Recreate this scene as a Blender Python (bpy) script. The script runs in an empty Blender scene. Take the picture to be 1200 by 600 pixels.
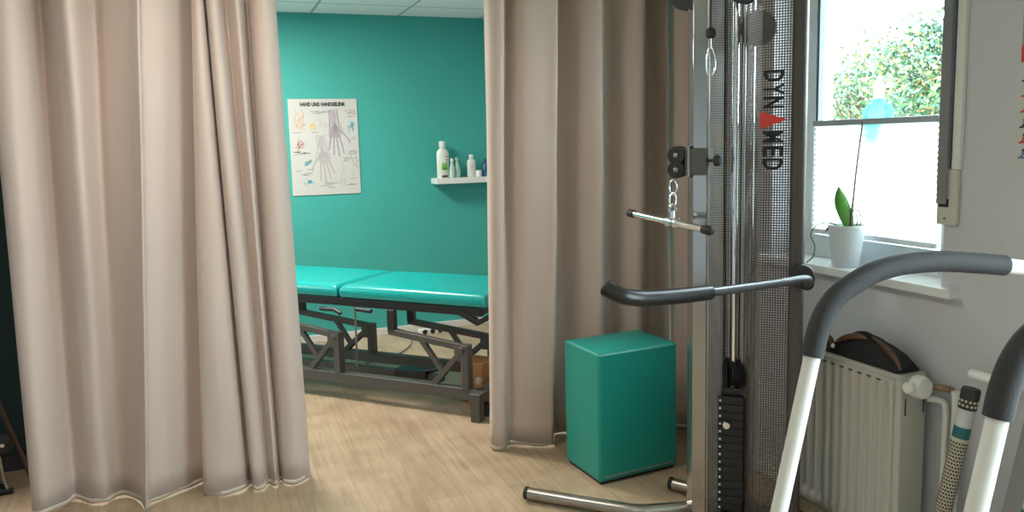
import bpy, bmesh, math, random
from mathutils import Vector, Matrix
random.seed(7)
PI = math.pi
C = bpy.context.scene.collection
sc = bpy.context.scene

# ------------------------------------------------------------------ materials
def nodes(name):
    m = bpy.data.materials.new(name); m.use_nodes = True
    nt = m.node_tree
    return m, nt, nt.nodes['Principled BSDF']

def mat(name, col, rough=0.5, metal=0.0, bump=0.0, bscale=60.0, var=0.0, vscale=8.0, spec=0.5, sheen=0.0, coat=0.0, stretch=None, bdist=0.01):
    m, nt, b = nodes(name)
    b.inputs['Base Color'].default_value = (*col, 1)
    b.inputs['Roughness'].default_value = rough
    b.inputs['Metallic'].default_value = metal
    b.inputs['Specular IOR Level'].default_value = spec
    b.inputs['Sheen Weight'].default_value = sheen
    b.inputs['Coat Weight'].default_value = coat
    tc = nt.nodes.new('ShaderNodeTexCoord')
    src = tc.outputs['Object']
    if stretch:
        mp = nt.nodes.new('ShaderNodeMapping'); mp.inputs['Scale'].default_value = stretch
        nt.links.new(src, mp.inputs['Vector']); src = mp.outputs['Vector']
    if var:
        n = nt.nodes.new('ShaderNodeTexNoise'); n.inputs['Scale'].default_value = vscale; n.inputs['Detail'].default_value = 5
        nt.links.new(src, n.inputs['Vector'])
        r = nt.nodes.new('ShaderNodeMapRange'); r.inputs['To Min'].default_value = 1 - var; r.inputs['To Max'].default_value = 1 + var
        nt.links.new(n.outputs['Fac'], r.inputs['Value'])
        mx = nt.nodes.new('ShaderNodeVectorMath'); mx.operation = 'SCALE'
        mx.inputs[0].default_value = col
        nt.links.new(r.outputs['Result'], mx.inputs['Scale'])
        nt.links.new(mx.outputs['Vector'], b.inputs['Base Color'])
    if bump:
        n2 = nt.nodes.new('ShaderNodeTexNoise'); n2.inputs['Scale'].default_value = bscale; n2.inputs['Detail'].default_value = 4
        nt.links.new(src, n2.inputs['Vector'])
        bp = nt.nodes.new('ShaderNodeBump'); bp.inputs['Strength'].default_value = bump; bp.inputs['Distance'].default_value = bdist
        nt.links.new(n2.outputs['Fac'], bp.inputs['Height']); nt.links.new(bp.outputs['Normal'], b.inputs['Normal'])
    return m

def emis(name, col, s):
    m, nt, b = nodes(name)
    b.inputs['Base Color'].default_value = (*col, 1)
    b.inputs['Emission Color'].default_value = (*col, 1); b.inputs['Emission Strength'].default_value = s
    return m

def wood_floor():
    m, nt, b = nodes('oak_vinyl_planks')
    L = nt.links.new
    tc = nt.nodes.new('ShaderNodeTexCoord')
    mp = nt.nodes.new('ShaderNodeMapping'); mp.inputs['Rotation'].default_value = (0, 0, PI/2)
    L(tc.outputs['Object'], mp.inputs['Vector'])
    br = nt.nodes.new('ShaderNodeTexBrick')
    br.inputs['Color1'].default_value = (.405, .302, .200, 1); br.inputs['Color2'].default_value = (.47, .357, .245, 1)
    br.inputs['Mortar'].default_value = (.31, .225, .15, 1)
    br.inputs['Scale'].default_value = 1; br.inputs['Brick Width'].default_value = 1.25; br.inputs['Row Height'].default_value = .18
    br.inputs['Mortar Size'].default_value = .0012; br.inputs['Mortar Smooth'].default_value = .3; br.offset = .37
    L(mp.outputs['Vector'], br.inputs['Vector'])
    g = nt.nodes.new('ShaderNodeMapping'); g.inputs['Scale'].default_value = (20, .9, 1)
    L(tc.outputs['Object'], g.inputs['Vector'])
    n = nt.nodes.new('ShaderNodeTexNoise'); n.inputs['Scale'].default_value = 3; n.inputs['Detail'].default_value = 8; n.inputs['Distortion'].default_value = .7
    L(g.outputs['Vector'], n.inputs['Vector'])
    cr = nt.nodes.new('ShaderNodeValToRGB')
    cr.color_ramp.elements[0].position = .30; cr.color_ramp.elements[0].color = (.80, .77, .74, 1)
    cr.color_ramp.elements[1].position = .70; cr.color_ramp.elements[1].color = (1.07, 1.07, 1.07, 1)
    L(n.outputs['Fac'], cr.inputs['Fac'])
    n3 = nt.nodes.new('ShaderNodeTexNoise'); n3.inputs['Scale'].default_value = 5; n3.inputs['Detail'].default_value = 3
    L(tc.outputs['Object'], n3.inputs['Vector'])
    c3 = nt.nodes.new('ShaderNodeValToRGB')
    c3.color_ramp.elements[0].position = .35; c3.color_ramp.elements[0].color = (.86, .84, .80, 1)
    c3.color_ramp.elements[1].position = .65; c3.color_ramp.elements[1].color = (1.06, 1.06, 1.06, 1)
    L(n3.outputs['Fac'], c3.inputs['Fac'])
    mx = nt.nodes.new('ShaderNodeMix'); mx.data_type = 'RGBA'; mx.blend_type = 'MULTIPLY'; mx.inputs['Factor'].default_value = 1
    L(br.outputs['Color'], mx.inputs[6]); L(cr.outputs['Color'], mx.inputs[7])
    m2 = nt.nodes.new('ShaderNodeMix'); m2.data_type = 'RGBA'; m2.blend_type = 'MULTIPLY'; m2.inputs['Factor'].default_value = 1
    L(mx.outputs[2], m2.inputs[6]); L(c3.outputs['Color'], m2.inputs[7])
    L(m2.outputs[2], b.inputs['Base Color'])
    b.inputs['Roughness'].default_value = .42
    bp = nt.nodes.new('ShaderNodeBump'); bp.inputs['Strength'].default_value = .12; bp.inputs['Distance'].default_value = .004
    L(n.outputs['Fac'], bp.inputs['Height']); L(bp.outputs['Normal'], b.inputs['Normal'])
    return m

def ceiling_tiles():
    m, nt, b = nodes('mineral_ceiling_tiles')
    L = nt.links.new
    tc = nt.nodes.new('ShaderNodeTexCoord')
    mp = nt.nodes.new('ShaderNodeMapping'); mp.inputs['Location'].default_value = (-.125, -.45 + .625, 0)
    L(tc.outputs['Object'], mp.inputs['Vector'])
    br = nt.nodes.new('ShaderNodeTexBrick'); br.offset = 0
    br.inputs['Color1'].default_value = (.84, .86, .87, 1); br.inputs['Color2'].default_value = (.80, .82, .83, 1)
    br.inputs['Mortar'].default_value = (.40, .44, .45, 1)
    br.inputs['Scale'].default_value = 1; br.inputs['Brick Width'].default_value = .625; br.inputs['Row Height'].default_value = .625
    br.inputs['Mortar Size'].default_value = .010
    L(mp.outputs['Vector'], br.inputs['Vector']); L(br.outputs['Color'], b.inputs['Base Color'])
    b.inputs['Roughness'].default_value = .9
    return m

def perforated(name, col, pitch=.0085, hole=.33, rough=.35, metal=.9):
    m, nt, b = nodes(name)
    L = nt.links.new
    b.inputs['Base Color'].default_value = (*col, 1); b.inputs['Metallic'].default_value = metal; b.inputs['Roughness'].default_value = rough
    uv = nt.nodes.new('ShaderNodeUVMap')
    sp = nt.nodes.new('ShaderNodeSeparateXYZ'); L(uv.outputs['UV'], sp.inputs[0])
    def cell(out):
        d = nt.nodes.new('ShaderNodeMath'); d.operation = 'DIVIDE'; d.inputs[1].default_value = pitch; L(out, d.inputs[0])
        f = nt.nodes.new('ShaderNodeMath'); f.operation = 'FRACT'; L(d.outputs[0], f.inputs[0])
        s = nt.nodes.new('ShaderNodeMath'); s.operation = 'SUBTRACT'; s.inputs[1].default_value = .5; L(f.outputs[0], s.inputs[0])
        a = nt.nodes.new('ShaderNodeMath'); a.operation = 'ABSOLUTE'; L(s.outputs[0], a.inputs[0])
        return a.outputs[0]
    mx = nt.nodes.new('ShaderNodeMath'); mx.operation = 'MAXIMUM'; L(cell(sp.outputs[0]), mx.inputs[0]); L(cell(sp.outputs[1]), mx.inputs[1])
    lt = nt.nodes.new('ShaderNodeMath'); lt.operation = 'LESS_THAN'; lt.inputs[1].default_value = hole; L(mx.outputs[0], lt.inputs[0])
    tr = nt.nodes.new('ShaderNodeBsdfTransparent')
    ms = nt.nodes.new('ShaderNodeMixShader'); L(lt.outputs[0], ms.inputs[0]); L(b.outputs[0], ms.inputs[1]); L(tr.outputs[0], ms.inputs[2])
    out = nt.nodes['Material Output']; L(ms.outputs[0], out.inputs[0])
    return m

def glass_pane():
    m, nt, b = nodes('window_glass')
    L = nt.links.new
    tr = nt.nodes.new('ShaderNodeBsdfTransparent'); tr.inputs[0].default_value = (.95, .98, .97, 1)
    gl = nt.nodes.new('ShaderNodeBsdfGlossy'); gl.inputs['Roughness'].default_value = .02
    lw = nt.nodes.new('ShaderNodeLayerWeight'); lw.inputs[0].default_value = .5
    pw = nt.nodes.new('ShaderNodeMath'); pw.operation = 'POWER'; pw.inputs[1].default_value = 4; L(lw.outputs['Facing'], pw.inputs[0])
    fr = nt.nodes.new('ShaderNodeMath'); fr.operation = 'MULTIPLY_ADD'; fr.inputs[1].default_value = .6; fr.inputs[2].default_value = .04; L(pw.outputs[0], fr.inputs[0])
    ms = nt.nodes.new('ShaderNodeMixShader'); L(fr.outputs[0], ms.inputs[0]); L(tr.outputs[0], ms.inputs[1]); L(gl.outputs[0], ms.inputs[2])
    L(ms.outputs[0], nt.nodes['Material Output'].inputs[0])
    return m

def translucent(name, col, f=.6):
    m, nt, b = nodes(name)
    L = nt.links.new
    b.inputs['Base Color'].default_value = (*col, 1); b.inputs['Roughness'].default_value = .8
    t = nt.nodes.new('ShaderNodeBsdfTranslucent'); t.inputs[0].default_value = (*col, 1)
    ms = nt.nodes.new('ShaderNodeMixShader'); ms.inputs[0].default_value = f
    L(b.outputs[0], ms.inputs[1]); L(t.outputs[0], ms.inputs[2]); L(ms.outputs[0], nt.nodes['Material Output'].inputs[0])
    return m

TEAL = (.045, .36, .315)
M = dict(
    floor=wood_floor(), ceiling=ceiling_tiles(),
    teal_wall=mat('teal_wall_paint', TEAL, .7, bump=.25, bscale=90, var=.06, vscale=3, bdist=.004),
    white_wall=mat('white_woodchip_wallpaper', (.52, .525, .55), .85, bump=.35, bscale=130, bdist=.004),
    petrol_wall=mat('dark_petrol_wall_paint', (.004, .024, .026), .8),
    skirting=mat('white_skirting', (.62, .62, .58), .5),
    dark_skirting=mat('dark_skirting', (.03, .026, .032), .5),
    curtain=mat('taupe_satin_curtain', (.515, .412, .355), .62, bump=.10, bscale=70, var=.035, vscale=60, spec=.35, sheen=.25, stretch=(1, 1, .12), bdist=.004),
    hem=mat('curtain_hem', (.50, .42, .35), .7),
    vinyl=mat('turquoise_vinyl', (.004, .33, .315), .27, bump=.05, bscale=35, spec=.5, bdist=.01),
    pouf=mat('teal_green_vinyl', (.006, .27, .222), .42, bump=.05, bscale=30, bdist=.006),
    black=mat('black_plastic', (.012, .012, .013), .42),
    rubber=mat('black_rubber', (.010, .010, .011), .6),
    foam=mat('grey_foam_grip', (.024, .024, .026), .8, bump=.35, bscale=240, bdist=.003),
    blackfoam=mat('black_foam_grip', (.007, .0065, .007), .38, bump=.1, bscale=300, bdist=.002),
    darkmetal=mat('dark_grey_coated_steel', (.085, .080, .072), .45, .2),
    armmetal=mat('dark_steel_arm', (.11, .11, .12), .35, .7),
    chrome=mat('chrome', (.75, .75, .75), .12, 1.0),
    satin=mat('brushed_steel', (.38, .36, .33), .28, 1.0, bump=.04, bscale=20, stretch=(30, 30, .5)),
    polished=mat('polished_steel_column', (.40, .40, .395), .12, 1.0, bump=.03, bscale=4, stretch=(6, 6, .8)),
    bronze=mat('dark_bronze_steel', (.085, .074, .067), .65, 0, spec=.15),
    mesh_dark=perforated('perforated_dark_steel', (.07, .062, .058), hole=.37, metal=.4), mesh_flange=perforated('perforated_brown_steel', (.17, .15, .135), hole=.27, metal=.5),
    mesh_side=perforated('perforated_side_steel', (.085, .075, .072), hole=.29, metal=.4),
    mesh_silver=perforated('perforated_silver_steel', (.55, .54, .52), hole=.27),
    letter=mat('black_print', (.006, .006, .007), .6),
    red=mat('red_print', (.55, .035, .02), .5),
    white=mat('white_plastic', (.72, .72, .70), .4),
    whitecoat=mat('white_powder_coat', (.66, .655, .62), .35, bump=.03, bscale=200),
    radiator=mat('white_radiator_enamel', (.46, .445, .41), .4),
    frame=mat('white_window_frame', (.62, .68, .70), .4),
    gasket=mat('dark_window_gasket', (.08, .11, .14), .5),
    rail=mat('grey_blind_rail', (.30, .33, .35), .4),
    sill=mat('pale_window_sill', (.66, .68, .68), .3, var=.04, vscale=40),
    blind=translucent('white_pleated_blind', (.88, .91, .91), .62),
    glass=glass_pane(),
    strap=mat('grey_shutter_strap', (.20, .20, .21), .8, bump=.2, bscale=300),
    beige=mat('beige_plastic', (.52, .50, .45), .45),
    paper=mat('white_poster_paper', (.52, .525, .50), .55, var=.02),
    ink=mat('black_ink', (.02, .02, .025), .6),
    ink_purple=mat('grey_purple_ink', (.30, .25, .29), .6),
    ink_light=mat('light_grey_ink', (.44, .41, .42), .6),
    ink_orange=mat('orange_ink', (.55, .33, .20), .6),
    ink_yellow=mat('yellow_ink', (.60, .47, .12), .6),
    ink_red=mat('red_ink', (.45, .20, .19), .6),
    ink_teal=mat('teal_ink', (.10, .36, .40), .6),
    ink_blue=mat('blue_ink', (.10, .16, .36), .6),
    bottle_white=mat('white_bottle_plastic', (.66, .70, .64), .35),
    bottle_clear=mat('pale_translucent_bottle', (.36, .55, .46), .2),
    bottle_blue=mat('dark_blue_bottle', (.02, .09, .18), .2),
    green_label=mat('green_label', (.16, .42, .06), .5),
    dark_label=mat('dark_label', (.05, .05, .06), .5),
    pink_label=mat('pink_print', (.50, .25, .25), .5),
    pot=mat('white_ceramic_pot', (.66, .69, .74), .3),
    leaf=mat('orchid_leaf_green', (.075, .25, .03), .4),
    stem=mat('brown_stem', (.10, .07, .04), .6),
    root=mat('grey_green_root', (.16, .19, .13), .7),
    soil=mat('bark_soil', (.07, .05, .035), .9, bump=.8, bscale=60),
    leather=mat('brown_leather', (.105, .045, .022), .5, bump=.15, bscale=90),
    bag=mat('black_bag_fabric', (.008, .008, .011), .75, bump=.2, bscale=150),
    pearl=mat('pale_bead', (.5, .48, .40), .35),
    copper=mat('dull_copper', (.30, .19, .13), .4, .5),
    wood=mat('brown_wood', (.07, .035, .017), .5, var=.2, vscale=12, stretch=(8, 8, 1)),
    crate=mat('orange_brown_wood', (.46, .20, .06), .5, var=.15, vscale=14, stretch=(1, 6, 6)),
    tubegrey=mat('pale_grey_plastic', (.46, .47, .46), .45),
    tubemesh=mat('beige_tube', (.50, .45, .36), .5),
    tealband=mat('dark_teal_band', (.01, .10, .12), .4),
    dots=mat('dark_dots', (.06, .05, .04), .6),
    rackgrey=mat('mid_grey_coating', (.21, .21, .205), .5),
    gnome_hat=translucent('pale_pink_hat', (.95, .70, .68), .8), gnome_beard=translucent('white_beard', (.96, .96, .96), .85), gnome_coat=translucent('teal_coat', (.35, .80, .84), .8),
    skin=translucent('ornament_skin', (.95, .80, .72), .8),
    bark=mat('tree_bark', (.10, .07, .05), .9),
    fol_a=mat('tree_leaf_green', (.045, .095, .028), .6), fol_b=mat('tree_leaf_yellow', (.135, .11, .035), .6), fol_c=mat('tree_leaf_bluegreen', (.035, .085, .050), .6),
    roof=mat('pale_roof_tiles', (.060, .050, .048), .8, var=.12, vscale=6, bump=.5, bscale=10),
    housewall=mat('white_render', (.16, .16, .16), .8), lawn=mat('grass_ground', (.10, .16, .05), .9, var=.2),
    shutter=mat('dark_house_window', (.12, .10, .09), .5),
    lamp=emis('lamp_diffuser', (1.0, .90, .76), 6.0),
)

# ------------------------------------------------------------------ builders
def link(name, bm, material, parent=None, smooth=True, angle=40, loc=None, bevel=0, subsurf=0):
    me = bpy.data.meshes.new(name)
    bmesh.ops.recalc_face_normals(bm, faces=bm.faces)
    bm.to_mesh(me); bm.free()
    mats = material if isinstance(material, (list, tuple)) else [material]
    for k in mats: me.materials.append(M[k])
    o = bpy.data.objects.new(name, me); C.objects.link(o)
    if parent: o.parent = parent
    if loc: o.location = loc
    if smooth:
        for p in me.polygons: p.use_smooth = True
        if angle: me.set_sharp_from_angle(angle=math.radians(angle))
    if bevel:
        md = o.modifiers.new('bevel', 'BEVEL'); md.width = bevel; md.segments = 3; md.limit_method = 'ANGLE'; md.angle_limit = math.radians(40)
        md.harden_normals = False
    if subsurf:
        md = o.modifiers.new('sub', 'SUBSURF'); md.levels = subsurf; md.render_levels = subsurf
    return o

def tag(o, label, cat, group=None, kind=None):
    if label: o['label'] = label
    if cat: o['category'] = cat
    if group: o['group'] = group
    if kind: o['kind'] = kind
    return o

def thing(name, label, cat, loc=(0, 0, 0), rotz=0, group=None):
    o = bpy.data.objects.new(name, None); C.objects.link(o); o.empty_display_size = .05
    o.location = loc; o.rotation_euler = (0, 0, rotz)
    return tag(o, label, cat, group)

def struct(name, bm, m, parent=None, **k):
    o = link(name, bm, m, parent, **k)
    if not parent: o['kind'] = 'structure'
    return o

def box(bm, lo, hi, T=None, mi=0):
    r = bmesh.ops.create_cube(bm, size=1)
    lo, hi = Vector(lo), Vector(hi)
    m = Matrix.Translation((lo + hi) / 2) @ Matrix.Diagonal((*(hi - lo), 1))
    if T: m = T @ m
    bmesh.ops.transform(bm, matrix=m, verts=r['verts'])
    for f in {f for v in r['verts'] for f in v.link_faces}: f.material_index = mi
    return bm

def beam(bm, a, b, w, h, up=(0, 0, 1), mi=0):
    a, b = Vector(a), Vector(b); d = b - a
    z = d.normalized(); x = Vector(up).cross(z)
    if x.length < 1e-4: x = Vector((1, 0, 0))
    x.normalize(); y = z.cross(x)
    T = Matrix((x, y, z)).transposed().to_4x4(); T.translation = (a + b) / 2
    return box(bm, (-w/2, -h/2, -d.length/2), (w/2, h/2, d.length/2), T, mi)

def tube(bm, pts, r, n=14, caps=True, mi=0):
    pts = [Vector(p) for p in pts]; N = len(pts)
    rs = r if isinstance(r, (list, tuple)) else [r] * N
    t0 = (pts[1] - pts[0]).normalized()
    x = t0.orthogonal().normalized(); rings = []
    for i, p in enumerate(pts):
        t = (pts[min(i+1, N-1)] - pts[max(i-1, 0)]).normalized()
        x = (x - t * x.dot(t)).normalized(); y = t.cross(x)
        rings.append([bm.verts.new(p + (x * math.cos(a) + y * math.sin(a)) * rs[i]) for a in [2*PI*k/n for k in range(n)]])
    fs = []
    for A, B in zip(rings, rings[1:]):
        for k in range(n): fs.append(bm.faces.new((A[k], A[(k+1) % n], B[(k+1) % n], B[k])))
    if caps: fs.append(bm.faces.new(rings[0][::-1])); fs.append(bm.faces.new(rings[-1]))
    for f in fs: f.material_index = mi
    return bm

def smooth_path(pts, k=8):
    P = [Vector(p) for p in pts]; P = [P[0]*2 - P[1]] + P + [P[-1]*2 - P[-2]]; out = []
    for i in range(1, len(P) - 2):
        for j in range(k):
            t = j / k; a, b, c, d = P[i-1], P[i], P[i+1], P[i+2]
            out.append(.5 * ((2*b) + (c - a)*t + (2*a - 5*b + 4*c - d)*t*t + (3*b - a - 3*c + d)*t**3))
    out.append(P[-2]); return out

def lathe(bm, prof, T=None, n=28, mi=0):
    rings = []
    T = T or Matrix.Identity(4)
    for r, z in prof:
        rings.append([bm.verts.new(T @ Vector((r*math.cos(2*PI*k/n), r*math.sin(2*PI*k/n), z))) for k in range(n)])
    fs = []
    for A, B in zip(rings, rings[1:]):
        for k in range(n): fs.append(bm.faces.new((A[k], A[(k+1) % n], B[(k+1) % n], B[k])))
    fs.append(bm.faces.new(rings[0][::-1])); fs.append(bm.faces.new(rings[-1]))
    for f in fs: f.material_index = mi
    return bm

def axis_T(p, d):
    d = Vector(d).normalized(); x = d.orthogonal().normalized(); y = d.cross(x)
    T = Matrix((x, y, d)).transposed().to_4x4(); T.translation = Vector(p); return T

def prism(bm, poly, T, h, mi=0):
    a = [bm.verts.new(T @ Vector((x, y, 0))) for x, y in poly]; b = [bm.verts.new(T @ Vector((x, y, h))) for x, y in poly]
    fs = [bm.faces.new(a[::-1]), bm.faces.new(b)]; n = len(poly)
    for i in range(n): fs.append(bm.faces.new((a[i], a[(i+1) % n], b[(i+1) % n], b[i])))
    for f in fs: f.material_index = mi
    return bm

def stroke(bm, pts, w, T, mi, z=.0006):
    """flat printed line, in the local XY plane of T"""
    for i, (p, q) in enumerate(zip(pts, pts[1:])):
        p, q = Vector(p), Vector(q); d = (q - p)
        if d.length < 1e-6: continue
        n = Vector((-d.y, d.x)).normalized() * w / 2; e = d.normalized() * w * .25
        zz = z + (i % 2) * .00005
        vs = [bm.verts.new(T @ Vector((*v, zz))) for v in (p - e + n, p - e - n, q + e - n, q + e + n)]
        bm.faces.new(vs).material_index = mi

def disc(bm, c, rx, ry, T, mi, z=.0005, n=14):
    bm.faces.new([bm.verts.new(T @ Vector((c[0] + rx*math.cos(2*PI*k/n), c[1] + ry*math.sin(2*PI*k/n), z))) for k in range(n)]).material_index = mi

def text(bm, s, size, T, mi, width=None, extrude=0.0, bold=0.0):
    cu = bpy.data.curves.new('lettering', 'FONT'); cu.body = s; cu.size = size; cu.extrude = extrude; cu.offset = bold
    cu.align_x = 'CENTER'; cu.align_y = 'CENTER'; cu.resolution_u = 3
    o = bpy.data.objects.new('lettering', cu); C.objects.link(o)
    bpy.context.view_layer.update()
    me = o.evaluated_get(bpy.context.evaluated_depsgraph_get()).to_mesh()
    xs = [v.co.x for v in me.vertices]; ys = [v.co.y for v in me.vertices]
    sx = (width / (max(xs) - min(xs))) if width else 1
    cx, cy = (max(xs) + min(xs)) / 2, (max(ys) + min(ys)) / 2
    vs = [bm.verts.new(T @ Vector(((v.co.x - cx) * sx, v.co.y - cy, v.co.z))) for v in me.vertices]
    for p in me.polygons:
        try: bm.faces.new([vs[i] for i in p.vertices]).material_index = mi
        except ValueError: pass
    bpy.data.objects.remove(o); bpy.data.curves.remove(cu)

def B(): return bmesh.new()

def dup(o, parent=None):
    c = o.copy(); C.objects.link(c)
    if parent: c.parent = parent
    for ch in [x for x in bpy.data.objects if x.parent == o]: dup(ch, c)
    return c

# ------------------------------------------------------------------ setting
XR, XL, YB, YF, ZC = 2.12, -2.6, 5.85, -2.6, 2.36
struct('floor', box(B(), (XL - .3, YF - .2, -.2), (XR + .3, YB + .2, 0)), 'floor', smooth=False)
struct('ceiling', box(B(), (XL - .3, YF - .2, ZC), (XR + .3, YB + .2, ZC + .12)), 'ceiling', smooth=False)
struct('wall_back', box(B(), (XL - .3, YB, -.2), (XR + .3, YB + .2, ZC + .1)), 'teal_wall', smooth=False)
struct('wall_front', box(B(), (XL - .3, YF - .2, 0), (XR + .3, YF, ZC)), 'white_wall', smooth=False)
def wall_x(name, x0, x1, m, holes):
    bm = B(); y = YF
    for (a, b, z0, z1) in holes:
        box(bm, (x0, y, 0), (x1, a, ZC)); box(bm, (x0, a, 0), (x1, b, z0)); box(bm, (x0, a, z1), (x1, b, ZC)); y = b
    box(bm, (x0, y, 0), (x1, YB, ZC))
    return struct(name, bm, m, smooth=False)
W1 = (1.81, 2.62, .91, 2.2); W2 = (-1.9, .9, .60, 2.25)
W4 = (4.45, 5.5, .91, 2.2)
wall_x('wall_right', XR, XR + .3, 'white_wall', [W2, W1])
wall_x('wall_left', XL - .3, XL, 'white_wall', [W4])
struct('trim_3', box(box(box(box(B(), (XL, 4.15, 0), (XL + .004, 4.45, ZC)), (XL, 5.5, 0), (XL + .004, YB, ZC)), (XL, 4.45, 0), (XL + .004, 5.5, .91)), (XL, 4.45, 2.2), (XL + .004, 5.5, ZC)), 'teal_wall', smooth=False)
struct('wall_partition', box(B(), (XL, 4.05, 0), (-.42, 4.15, ZC)), 'petrol_wall', smooth=False)
struct('baseboard_partition', box(B(), (XL, 4.035, 0), (-.42, 4.05, .07)), 'dark_skirting', smooth=False)
struct('baseboard_back', box(B(), (XL, YB - .014, 0), (XR, YB, .055)), 'skirting', smooth=False, bevel=.004)
struct('baseboard_right', box(B(), (XR - .014, YF, 0), (XR, YB - .014, .055)), 'skirting', smooth=False, bevel=.004)

def window(idx, side, hole, mull=None):
    y0, y1, z0, z1 = hole
    xc = XR + .155 if side > 0 else XL - .155
    a, b = xc - .035, xc + .035
    bm = B()
    z0 += .03
    ya, yb = y0 + .115, y1 - .1
    box(bm, (a, y0, z0), (b, ya, z1)); box(bm, (a, yb, z0), (b, y1, z1))
    if mull:
        box(bm, (a, ya, z0), (b, yb, z0 + .09)); box(bm, (a, ya, z1 - .09), (b, yb, z1))
    else:
        ym = (y0 + y1) / 2; box(bm, (a, ym - .05, z0), (b, ym + .05, z1))
        for c, d in ((ya, ym - .05), (ym + .05, yb)): box(bm, (a, c, z0), (b, d, z0 + .09)); box(bm, (a, c, z1 - .09), (b, d, z1))
    w = struct(f'window_{idx}', bm, 'frame', smooth=False, bevel=.004)
    link('pane', box(B(), (xc - .004, y0 + .06, z0 + .04), (xc + .004, y1 - .06, z1 - .04)), 'glass', w, smooth=False)
    return w, xc
w1, xw = window(1, 1, W1, True)
bm = B()
box(bm, (xw - .030, 2.506, 1.031), (xw - .006, 2.5195, 2.109))
link('gasket', bm, 'gasket', w1, smooth=False)
sl = struct('trim_1', box(B(), (2.075, 1.745, .912), (2.245, 2.66, .942)), 'sill', smooth=False, bevel=.004)
window(2, 1, W2); window(3, -1, W4)

# ------------------------------------------------------------------ curtains
def curtain(label, ctrl, z0=.025, zt=2.0, ztop=2.31, rows=26, k=9, group=None, noise=.004, amp=True):
    mb = sum(c[1] for c in ctrl) / len(ctrl); mt = sum(c[3] for c in ctrl) / len(ctrl)
    if amp: ctrl = [(a, mb + 1.18*(b - mb), c, mt + 1.7*(d - mt)) for a, b, c, d in ctrl]
    bot = smooth_path([(a, b, 0) for a, b, c, d in ctrl], k); top = smooth_path([(c, d, 0) for a, b, c, d in ctrl], k)
    n = len(bot); bm = B(); grid = []
    ph = [random.uniform(0, 6.28) for _ in range(6)]
    for j in range(rows + 1):
        z = z0 + (ztop - z0) * j / rows; t = (z - z0) / (zt - z0)
        row = []
        for i in range(n):
            p = bot[i].lerp(top[i], t); u = i / (n - 1)
            wob = noise * math.sin(3.1*z + 9*u + ph[0]) * math.sin(14*u + ph[1]) + .5*noise*math.sin(7*z + 31*u + ph[2])
            sag = .004 * math.sin(PI * min(max(t, 0), 1)) * math.sin(20*u + ph[3])
            zz = z
            if j == 0: zz += .004 * math.sin(25*u + ph[4])
            row.append(bm.verts.new((p.x + sag, p.y + wob, zz)))
        grid.append(row)
    for j in range(rows):
        for i in range(n - 1): bm.faces.new((grid[j][i], grid[j][i+1], grid[j+1][i+1], grid[j+1][i]))
    c = link('curtain', bm, 'curtain', angle=None)
    md = c.modifiers.new('thick', 'SOLIDIFY'); md.thickness = .0016; md.offset = 0
    tag(c, label, 'curtain', group or 'taupe divider curtains')
    bm = B(); rows_ = []
    for z in (z0 - .016, z0 + .004):
        rows_.append([bm.verts.new((p.x, p.y + .001, z + .003*math.sin(i*.4))) for i, p in enumerate(bot)])
    for i in range(n - 1): bm.faces.new((rows_[0][i], rows_[0][i+1], rows_[1][i+1], rows_[1][i]))
    h = link('hem', bm, 'hem', c, angle=None)
    h['label'] = 'pale hem strip along the bottom edge'
    md = h.modifiers.new('thick', 'SOLIDIFY'); md.thickness = .003; md.offset = 0
    return c
curtain('wide left taupe curtain with broad soft folds, leftmost in the room', [
    (-.730, 3.53, -.70, 3.50), (-.738, 3.478, -.717, 3.44), (-.689, 3.455, -.64, 3.415), (-.625, 3.515, -.590, 3.45), (-.597, 3.547, -.562, 3.53), (-.528, 3.487, -.49, 3.44),
    (-.478, 3.475, -.43, 3.41), (-.443, 3.507, -.375, 3.50), (-.391, 3.498, -.33, 3.47), (-.345, 3.43, -.24, 3.42), (-.318, 3.355, -.200, 3.385),
    (-.308, 3.40, -.188, 3.41), (-.249, 3.438, -.12, 3.43), (-.178, 3.475, -.06, 3.46), (-.115, 3.515, -.01, 3.505), (-.05, 3.53, .04, 3.515)])
curtain('bunched taupe curtain with narrow folds at the left side of the opening', [
    (-.085, 3.44, .01, 3.44), (-.105, 3.395, -.015, 3.41), (-.085, 3.368, 0, 3.385), (-.028, 3.352, .018, 3.38), (.05, 3.368, .027, 3.395), (.082, 3.415, .033, 3.45),
    (.092, 3.35, .044, 3.378), (.13, 3.350, .075, 3.37), (.155, 3.388, .11, 3.425), (.18, 3.350, .15, 3.37), (.203, 3.405, .193, 3.44), (.217, 3.358, .212, 3.378),
    (.265, 3.345, .255, 3.362), (.322, 3.385, .297, 3.395), (.326, 3.44, .300, 3.47)])
curtain('right taupe curtain hanging behind the green cube and cable tower', [
    (1.158, 3.40, 1.205, 3.42), (1.150, 3.348, 1.198, 3.372), (1.20, 3.332, 1.25, 3.345), (1.243, 3.368, 1.295, 3.405), (1.30, 3.330, 1.345, 3.345), (1.38, 3.298, 1.44, 3.322),
    (1.425, 3.290, 1.485, 3.312), (1.448, 3.335, 1.497, 3.362), (1.49, 3.405, 1.53, 3.43), (1.55, 3.395, 1.58, 3.42), (1.61, 3.330, 1.63, 3.345), (1.665, 3.285, 1.695, 3.305),
    (1.71, 3.325, 1.735, 3.345), (1.775, 3.375, 1.80, 3.40), (1.84, 3.310, 1.86, 3.325), (1.90, 3.295, 1.92, 3.310), (1.965, 3.365, 1.985, 3.385), (2.03, 3.405, 2.04, 3.42), (2.085, 3.335, 2.085, 3.345)])
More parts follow.
